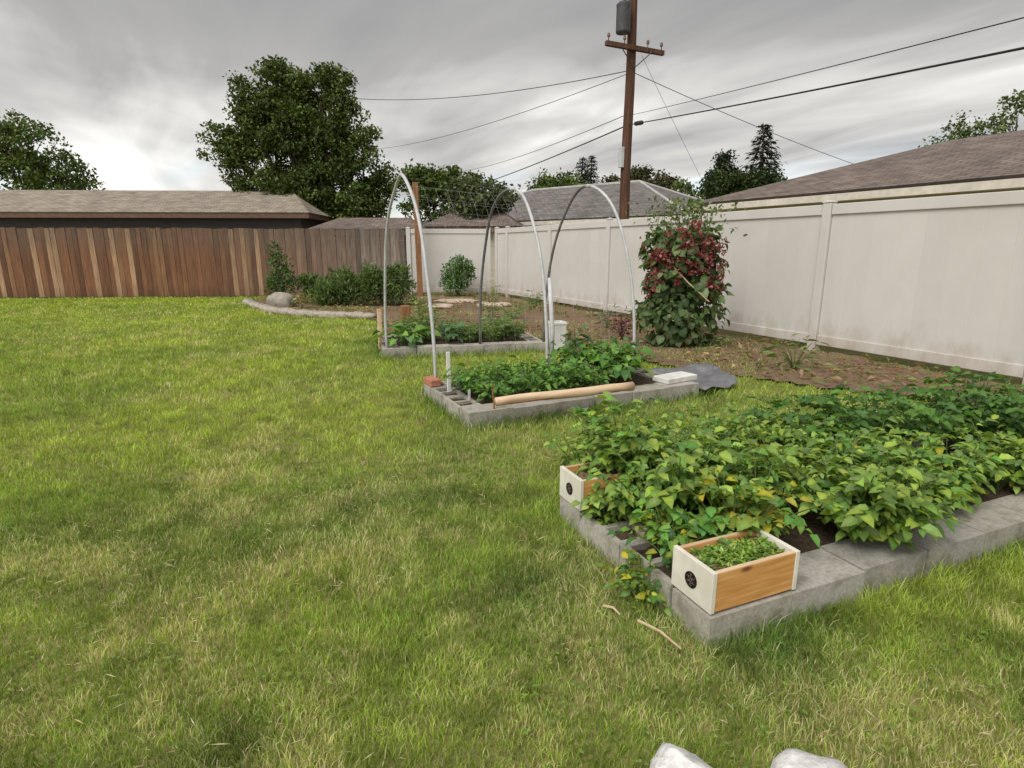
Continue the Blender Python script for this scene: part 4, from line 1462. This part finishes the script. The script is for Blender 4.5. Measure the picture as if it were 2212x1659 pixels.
def utility_pole():
    t = thing('utility_pole', 'tall dark brown wooden utility pole with crossarm behind the cream fence', 'utility pole', (PX, PY, 0))
    mb = MB()
    pts, rr = [], []
    for k in range(15):
        pts.append((.012 * math.sin(k * .9), 0, 9.6 * k / 14))
        rr.append(.152 - .045 * k / 14)
    mb.tube(pts, rr, 14)
    mb.build('pole', M['pole'], t, smooth=True)
    M_ = lambda z: (lambda v: tuple(U1 * v[0] + U2 * v[1] + Vector((0, 0, v[2] + z))))
    arm = MB().box(-.93, -.235, -.06, .93, -.135, .06, M_(6.47)).build('crossarm', M['pole'], t, bevel=.008)
    for s in (-.85, -.35, .40, .85):
        mb = MB()
        q = U1 * s + U2 * -.185 + Vector((0, 0, 6.535))
        mb.lathe([(.012, 0), (.012, .08), (.035, .09), (.045, .12), (.03, .135), (.042, .15), (.03, .18), (.012, .19)], q, 10)
        mb.build('insulator', M['porcelain'], arm, smooth=True)
    mb = MB()
    for s in (-1, 1):
        mb.tube([U1 * s * .5 + U2 * -.25 + Vector((0, 0, 6.43)), U2 * -.165 + Vector((0, 0, 6.0))], .014, 5)
    mb.build('arm_brace', M['tin'], t)
    # can transformer
    q = U1 * -.36 + U2 * -.10
    mb = MB()
    mb.lathe([(.17, 0), (.185, .03), (.185, .60), (.19, .62), (.19, .66), (.13, .72), (.05, .74)], q + Vector((0, 0, 6.80)), 20)
    tr = mb.build('transformer', M['tin'], t, smooth=False)
    mb = MB()
    mb.lathe([(.025, 0), (.045, .03), (.03, .06), (.045, .09), (.03, .12), (.04, .15), (.015, .2)], q + Vector((.02, -.04, 7.54)), 10)
    mb.build('bushing', M['porcelain'], tr, smooth=True)
    mb = MB()
    for z in (6.95, 7.3):
        mb.box(-.2, -.06, z, -.09, .02, z + .05, M_(0))
    mb.build('bracket', M['tin'], tr)
    # grey meter box and conduit low on the pole
    mb = MB().box(-.25, -.10, 3.52, -.145, .04, 4.05, M_(0))
    mb.build('riser_box', M['conduit'], t, bevel=.01)


utility_pole()


def wire(label, a, b, sag, r, cat='wire', name='wire', splice=None):
    pts = []
    for k in range(25):
        s = k / 24
        p = a.lerp(b, s)
        p.z -= sag * 4 * s * (1 - s)
        pts.append(p)
    t = thing(name, label, cat, a, 0, 'wires strung from the utility pole')
    mb = MB()
    mb.tube([p - a for p in pts], r * .78, 5)
    mb.build('cable', M['cable'], t)
    if splice:
        i = splice
        mb = MB()
        p0, p1 = pts[i] - a, pts[i + 1] - a
        d = (p1 - p0).normalized()
        mb.tube([p0, p0 + d * .06, p0 + d * .5, p0 + d * .56], [.02, .055, .055, .02], 8)
        mb.build('splice_case', M['cable'], t)


top = lambda z, s=0, q=0: Vector((PX, PY, z)) + U1 * s + U2 * q
z152 = at(1352, 152, PY).z
wire('dark wire sagging left from below the crossarm to the top of the big tree', top(z152), at(640, 196, 30), .55, .014)
wire('thin wire from below the crossarm dropping left toward the middle trees', top(z152 - .06, 0, .05), at(765, 324, 44), .5, .012)
z265 = at(1350, 270, PY).z
wire('low thick cable from the pole falling left toward the grey roof', top(z265), at(930, 425, 52), .3, .024)
wire('thin cable just above the low thick one, running left from the pole', top(at(1350, 246, PY).z), at(960, 372, 52), .4, .013)
cend = at(1728, 196, 9.4)
d = cend - top(z265)
wire('thick cable with a black splice case rising from the pole to the right', top(z265), top(z265) + d * 1.75, .03, .017, 'cable', 'cable', splice=1)
cend = at(1728, 156, 9.0)
d = cend - top(at(1350, 250, PY).z)
wire('thin wire above the spliced cable on the right of the pole', top(at(1350, 250, PY).z), top(at(1350, 250, PY).z) + d * 1.75, .03, .008)
wire('thin wire descending right from the pole toward the tall conifer', top(z152 - .02, .02), at(2080, 425, 30), .3, .012)
wire('hair thin wire slanting down right from the crossarm over the roofs', top(6.4, .35), at(1552, 458, 20), .05, .006)

# ------------------------------------------------------------------ trees
TGREEN = [(.06, .09, .02), (.085, .12, .026), (.048, .075, .02), (.115, .15, .034)]


def tree(name, label, base, lobes, nclump, per, leaf, cols, trunk_r, group=None, wl=.6, clump_r=.45, shell=.55):
    """lobes: (x, y, z, rx, ry, rz, weight) relative to the base; leaf clumps sit through each lobe, limbs reach them"""
    t = thing(name, label, 'tree', base, 0, group)
    tb = MB()
    zc = min(l[2] for l in lobes)
    fork = Vector((0, 0, max(.8, zc * .6)))
    tb.tube([(0, 0, -.1), (.03, 0, fork.z * .5), fork], [trunk_r * 1.15, trunk_r, trunk_r * .85], 10)
    centers = []
    for (x, y, z, rx, ry, rz, w) in lobes:
        e = Vector((x, y, z))
        m = fork.lerp(e, .5) + Vector((random.uniform(-.2, .2), random.uniform(-.2, .2), .15))
        tb.tube([fork, m, e], [trunk_r * .55, trunk_r * .32, trunk_r * .14], 7)
        n = max(3, int(nclump * w))
        d = rand_unit(n) * (RNG.uniform(shell ** 3, 1, (n, 1)) ** (1 / 3))
        c = d * np.array((rx, ry, rz)) + np.array((x, y, z))
        for q in c[::3]:
            tb.tube([e, e.lerp(Vector(q), .5) + Vector((0, 0, .06)), Vector(q)], [trunk_r * .13, trunk_r * .08, trunk_r * .03], 5)
        centers.append(c)
    tb.build('trunk', M['bark'], t, smooth=True)
    cen = np.concatenate(centers)
    n = len(cen) * per
    c0 = np.repeat(cen, per, axis=0)
    rs = np.repeat(RNG.uniform(.6, 1.3, len(cen)), per)[:, None] * clump_r
    off = rand_unit(n) * (RNG.random((n, 1)) ** .5) * rs * np.array((1.1, 1.1, .75))
    tint = np.repeat(RNG.normal(1, .2, (len(cen), 1)), per, axis=0)
    col = np.clip(pick(cols, n, .16) * np.clip(tint, .55, 1.6), .005, 1)
    sz = leaf * RNG.uniform(.6, 1.3, n)
    ax = rand_unit(n) + np.array((0, 0, -.25))
    nr = rand_unit(n) + off / (np.linalg.norm(off, axis=1, keepdims=True) + 1e-6) * .4 + np.array((0, 0, .5))
    link('crown', leaf_mesh('crown', c0 + off, ax, nr, sz, sz * wl, col, droop=.1, fold=.15), M['tree_leaf'], t)
    return t


def lobes_px(Yd, bu, lst, depth=.8):
    b = at(bu, 537, Yd)
    out = []
    s = Yd / F
    for (u, v, ru, rv, w) in lst:
        p = at(u, v, Yd)
        out.append((p.x - b.x, random.uniform(-.3, .3) * depth, p.z, ru * s, ru * s * depth, rv * s, w))
    return Vector((b.x, Yd, 0)), out


b, l = lobes_px(25.5, 665, [(640, 320, 92, 120, .28), (605, 195, 55, 60, .10), (700, 215, 62, 62, .12), (745, 270, 30, 60, .05), (785, 345, 52, 70, .11), (765, 440, 62, 45, .10), (560, 300, 52, 75, .10),
                             (610, 270, 60, 60, .12), (700, 330, 55, 70, .12), (640, 440, 90, 40, .12), (745, 470, 60, 30, .08), (512, 330, 36, 44, .06), (470, 310, 34, 34, .03), (520, 195, 16, 34, .015), (545, 235, 28, 36, .03), (590, 415, 60, 45, .08), (680, 420, 75, 60, .14), (512, 378, 18, 30, .015), (590, 148, 20, 20, .015), (832, 390, 14, 34, .02), (720, 168, 34, 16, .02)])
tree('big_tree', 'big dense dark green tree rising behind the wooden fence on the left', b, l, 400, 100, .145, TGREEN, .30, wl=.62, clump_r=.42)

GT = 'trees beyond the far fence'
MG = [(.085, .13, .03), (.12, .165, .036), (.06, .095, .028)]
b, l = lobes_px(24, 945, [(920, 400, 46, 34, .4), (975, 395, 46, 26, .3), (940, 440, 70, 40, .5), (885, 390, 20, 22, .1)])
tree('leafy_tree', 'round topped green tree behind the tall brown post', b, l, 110, 46, .16, MG, .2, GT, clump_r=.34)
b, l = lobes_px(22.6, 1050, [(1040, 430, 50, 42, .5), (1085, 425, 26, 30, .2), (1010, 410, 34, 28, .2), (1020, 455, 40, 22, .3)])
tree('leafy_tree', 'broad olive green tree over the brown garage roof, left of the middle hoop', b, l, 110, 46, .15, [(.09, .115, .045), (.125, .15, .06), (.065, .085, .035)], .18, GT, clump_r=.32)
b, l = lobes_px(48, 1195, [(1180, 405, 30, 26, .4), (1225, 400, 36, 24, .4), (1205, 420, 50, 18, .4)])
tree('leafy_tree', 'low green tree behind the grey roof, left of the small conifer', b, l, 90, 38, .28, MG, .28, GT, clump_r=.6)
b, l = lobes_px(50, 1385, [(1395, 395, 40, 30, .4), (1435, 412, 30, 34, .3), (1330, 402, 34, 18, .3), (1378, 380, 16, 16, .12)])
tree('leafy_tree', 'olive brown tree directly behind the utility pole and grey roof', b, l, 100, 38, .28, [(.08, .075, .03), (.06, .075, .025), (.10, .08, .04)], .28, GT, clump_r=.6)
b, l = lobes_px(34, 1480, [(1475, 425, 20, 34, .4), (1500, 440, 16, 24, .3), (1455, 445, 18, 20, .3)])
tree('leafy_tree', 'small pale green tree between the grey roof and the brown roof', b, l, 70, 40, .18, [(.11, .15, .05), (.14, .18, .06), (.09, .12, .04)], .14, GT, clump_r=.38)
# trees outside the picture's narrow part
b, l = lobes_px(38, 60, [(60, 360, 90, 90, .5), (10, 330, 70, 80, .4), (130, 400, 70, 60, .4)])
tree('leafy_tree', 'wide green tree far left beyond the tan roof', b, l, 170, 42, .24, MG, .3, GT, clump_r=.6)
b, l = lobes_px(40, 2120, [(2120, 330, 90, 80, .5), (2190, 300, 70, 90, .4)])
tree('leafy_tree', 'wide green tree at the far right beyond the brown roof', b, l, 150, 42, .24, MG, .3, GT, clump_r=.6)


def conifer(label, u, vtop, half_px, Yd, cols, seed, nlay=17, vbase=537, lean=0.0, group='conifers beyond the houses'):
    r = random.Random(seed)
    top = at(u, vtop, Yd)
    Ht = top.z
    R = half_px * Yd / F * (Ht / (Ht - at(u, 440, Yd).z + .01)) * 1.05
    R = min(R, Ht * .32)
    t = thing('conifer', label, 'tree', (top.x, Yd, 0), 0, group)
    tb = MB()
    tb.tube([(0, 0, -.1), (0, 0, Ht * .6), (0, 0, Ht)], [Ht * .028, Ht * .016, .02], 8)
    pos, ax, nr, sz = [], [], [], []
    nl = nlay + 8
    for k in range(nl):
        f = k / (nl - 1)
        z = Ht * (.16 + .84 * f)
        rad = R * (1 - f) ** .85 * r.uniform(.75, 1.12) + .06
        nb = max(5, int(12 * (1 - f) + 4))
        for j in range(nb):
            a = 2 * math.pi * (j + r.random()) / nb
            rr = rad * r.uniform(.6, 1.15)
            e = Vector((math.cos(a) * rr, math.sin(a) * rr, z - rr * .25 + rr * .12))
            tb.tube([(0, 0, z), e * .55 + Vector((0, 0, z)) * .45 - Vector((0, 0, rr * .04)), e], [.03, .02, .008], 4)
            nn = int(10 + rr * 16)
            for q in range(nn):
                s = r.uniform(.12, 1)
                p = Vector((0, 0, z)).lerp(e, s) + Vector((r.gauss(0, .08 + .06 * rr), r.gauss(0, .08 + .06 * rr), r.gauss(-.05, .07)))
                pos.append(tuple(p))
                sd = r.choice((-1, 1)) * r.uniform(.2, .9)
                ax.append((math.cos(a) - math.sin(a) * sd, math.sin(a) + math.cos(a) * sd, r.uniform(-.6, .15)))
                nr.append((r.gauss(0, .4), r.gauss(0, .4), 1))
                sz.append(r.uniform(.2, .42) * (1 if Ht > 5 else .8))
    tb.build('trunk', M['bark'], t)
    n = len(pos)
    sz = np.array(sz)
    link('crown', leaf_mesh('crown', np.array(pos), np.array(ax), np.array(nr), sz, sz * .3, pick(cols, n, .25), droop=.2), M['tree_leaf'], t)


CON = [(.022, .034, .018), (.03, .045, .022), (.018, .028, .016), (.04, .052, .028)]
conifer('tall pointed dark conifer above the brown roof on the right', 1653, 270, 46, 36, CON, 3)
b, l = lobes_px(36, 1562, [(1568, 350, 16, 22, .15), (1560, 378, 30, 20, .3), (1550, 405, 36, 22, .35), (1572, 425, 44, 22, .4)])
tree('leafy_tree', 'shorter dark blunt-topped evergreen, left neighbour of the tall pointed conifer', b, l, 120, 46, .17, CON, .2, 'conifers beyond the houses', clump_r=.36)
conifer('small dark conifer rising behind the grey roof left of the pole, nearer the pole tip', 1278, 338, 34, 55, CON, 4)
conifer('small dark conifer behind the grey roof, with the lower tip', 1258, 342, 32, 56, CON, 6)
b, l = lobes_px(35, 1615, [(1610, 395, 34, 26, .5), (1560, 405, 40, 30, .4), (1650, 395, 30, 22, .3)])
tree('leafy_tree', 'dark green bushy tree at the feet of the two tall conifers', b, l, 100, 40, .2, [(.03, .05, .016), (.045, .07, .02)], .2, GT, clump_r=.5)

# ------------------------------------------------------------------ sky, sun, camera
w = bpy.data.worlds.new('World')
scene.world = w
w.use_nodes = True
nt = w.node_tree
bg = nt.nodes['Background']
SUN_EL, SUN_AZ = math.radians(52), math.radians(215)      # azimuth clockwise from +Y: behind the camera, a little left
sky = nt.nodes.new('ShaderNodeTexSky')
sky.sky_type = 'NISHITA'
sky.sun_disc = False
sky.sun_elevation = SUN_EL
sky.sun_rotation = SUN_AZ
tc = nt.nodes.new('ShaderNodeTexCoord')
sep = nt.nodes.new('ShaderNodeSeparateXYZ')
nt.links.new(tc.outputs['Generated'], sep.inputs[0])


def mth(op, a, b=None, clamp=False):
    m = nt.nodes.new('ShaderNodeMath')
    m.operation = op
    m.use_clamp = clamp
    for i, x in enumerate((a, b)):
        if x is None:
            continue
        if hasattr(x, 'is_linked'):
            nt.links.new(x, m.inputs[i])
        else:
            m.inputs[i].default_value = x
    return m.outputs[0]


zc = mth('MAXIMUM', sep.outputs['Z'], 0.0)
den = mth('ADD', zc, .10)
comb = nt.nodes.new('ShaderNodeCombineXYZ')
px_, py_ = mth('DIVIDE', sep.outputs['X'], den), mth('DIVIDE', sep.outputs['Y'], den)
# streaks run along the line of the alley: coordinates across and along it
nt.links.new(mth('ADD', mth('MULTIPLY', px_, .86), mth('MULTIPLY', py_, .51)), comb.inputs[0])
nt.links.new(mth('ADD', mth('MULTIPLY', px_, -.51), mth('MULTIPLY', py_, .86)), comb.inputs[1])


def cloud_noise(scale, stretch, rot, detail=7, rough=.55, loc=(0, 0, 0), dist=.4):
    mp = nt.nodes.new('ShaderNodeMapping')
    mp.inputs['Scale'].default_value = stretch
    mp.inputs['Rotation'].default_value = (0, 0, rot)
    mp.inputs['Location'].default_value = loc
    nt.links.new(comb.outputs[0], mp.inputs['Vector'])
    n = nt.nodes.new('ShaderNodeTexNoise')
    n.inputs['Scale'].default_value = scale
    n.inputs['Detail'].default_value = detail
    n.inputs['Roughness'].default_value = rough
    n.inputs['Distortion'].default_value = dist
    nt.links.new(mp.outputs[0], n.inputs['Vector'])
    return n.outputs['Fac']


n1 = cloud_noise(.5, (1.0, .5, 1), 0, 5, .5, loc=(.35, .2, 0), dist=.5)
n2 = cloud_noise(2.0, (1.2, .35, 1), 0, 6, .5, loc=(3, 1, 0), dist=.9)
cl = mth('ADD', mth('MULTIPLY', n1, .76), mth('MULTIPLY', n2, .24))
# clouds lie darker overhead and thin out toward the horizon
mr = nt.nodes.new('ShaderNodeMapRange')
mr.inputs['From Min'].default_value = .02
mr.inputs['From Max'].default_value = .34
mr.inputs['To Min'].default_value = .20
mr.inputs['To Max'].default_value = -.09
nt.links.new(zc, mr.inputs['Value'])
cl = mth('ADD', cl, mr.outputs[0])
ccol = ramp(nt, [(.33, (.175, .174, .175)), (.47, (.235, .232, .23)), (.58, (.38, .374, .362)), (.70, (.60, .588, .562))], cl)
# the cloud layer glows where the hidden sun stands
sv = Vector((math.sin(SUN_AZ) * math.cos(SUN_EL), math.cos(SUN_AZ) * math.cos(SUN_EL), math.sin(SUN_EL)))
vd = nt.nodes.new('ShaderNodeVectorMath')
vd.operation = 'DOT_PRODUCT'
vd.inputs[1].default_value = sv
nt.links.new(tc.outputs['Generated'], vd.inputs[0])
glow = mth('POWER', mth('MAXIMUM', vd.outputs['Value'], 0.0), 3.0)
glow = mth('ADD', mth('MULTIPLY', glow, 1.3), 1.0)
vs_ = nt.nodes.new('ShaderNodeVectorMath')
vs_.operation = 'SCALE'
nt.links.new(ccol, vs_.inputs[0])
nt.links.new(glow, vs_.inputs['Scale'])
# gaps of blue low in the sky
sk = nt.nodes.new('ShaderNodeVectorMath')
sk.operation = 'SCALE'
sk.inputs['Scale'].default_value = .085
nt.links.new(sky.outputs[0], sk.inputs[0])
gap = cloud_noise(1.3, (1, .4, 1), 0, 4, loc=(5, 2, 0))
gz = nt.nodes.new('ShaderNodeMapRange')
gz.inputs['From Min'].default_value = .06
gz.inputs['From Max'].default_value = .16
gz.inputs['To Min'].default_value = 1
gz.inputs['To Max'].default_value = 0
nt.links.new(zc, gz.inputs['Value'])
gf = mth('MULTIPLY', mth('MULTIPLY', mth('SUBTRACT', gap, .48), 5.0, True), gz.outputs[0])
col = mix(nt, vs_.outputs[0], sk.outputs[0], mth('MULTIPLY', gf, .8))
nt.links.new(col, bg.inputs['Color'])
bg.inputs['Strength'].default_value = 1.0

sun = bpy.data.lights.new('sun', 'SUN')
sun.energy = 1.5
sun.angle = math.radians(35)
sun.color = (1, .965, .9)
so = bpy.data.objects.new('sun', sun)
COL.objects.link(so)
so.location = (0, -5, 20)
so.rotation_euler = (-sv).to_track_quat('-Z', 'Y').to_euler()

cam = bpy.data.cameras.new('camera')
co = bpy.data.objects.new('camera', cam)
COL.objects.link(co)
co.location = (0, 0, H)
co.rotation_euler = (math.pi / 2 - PITCH, 0, 0)
cam.sensor_fit = 'HORIZONTAL'
cam.sensor_width = 36
cam.lens = 36 * F / 2212
cam.clip_end = 2000
scene.camera = co

scene.view_settings.view_transform = 'Standard'
scene.view_settings.look = 'None'
scene.view_settings.exposure = 1.0
scene.view_settings.gamma = 1
scene.cycles.max_bounces = 8
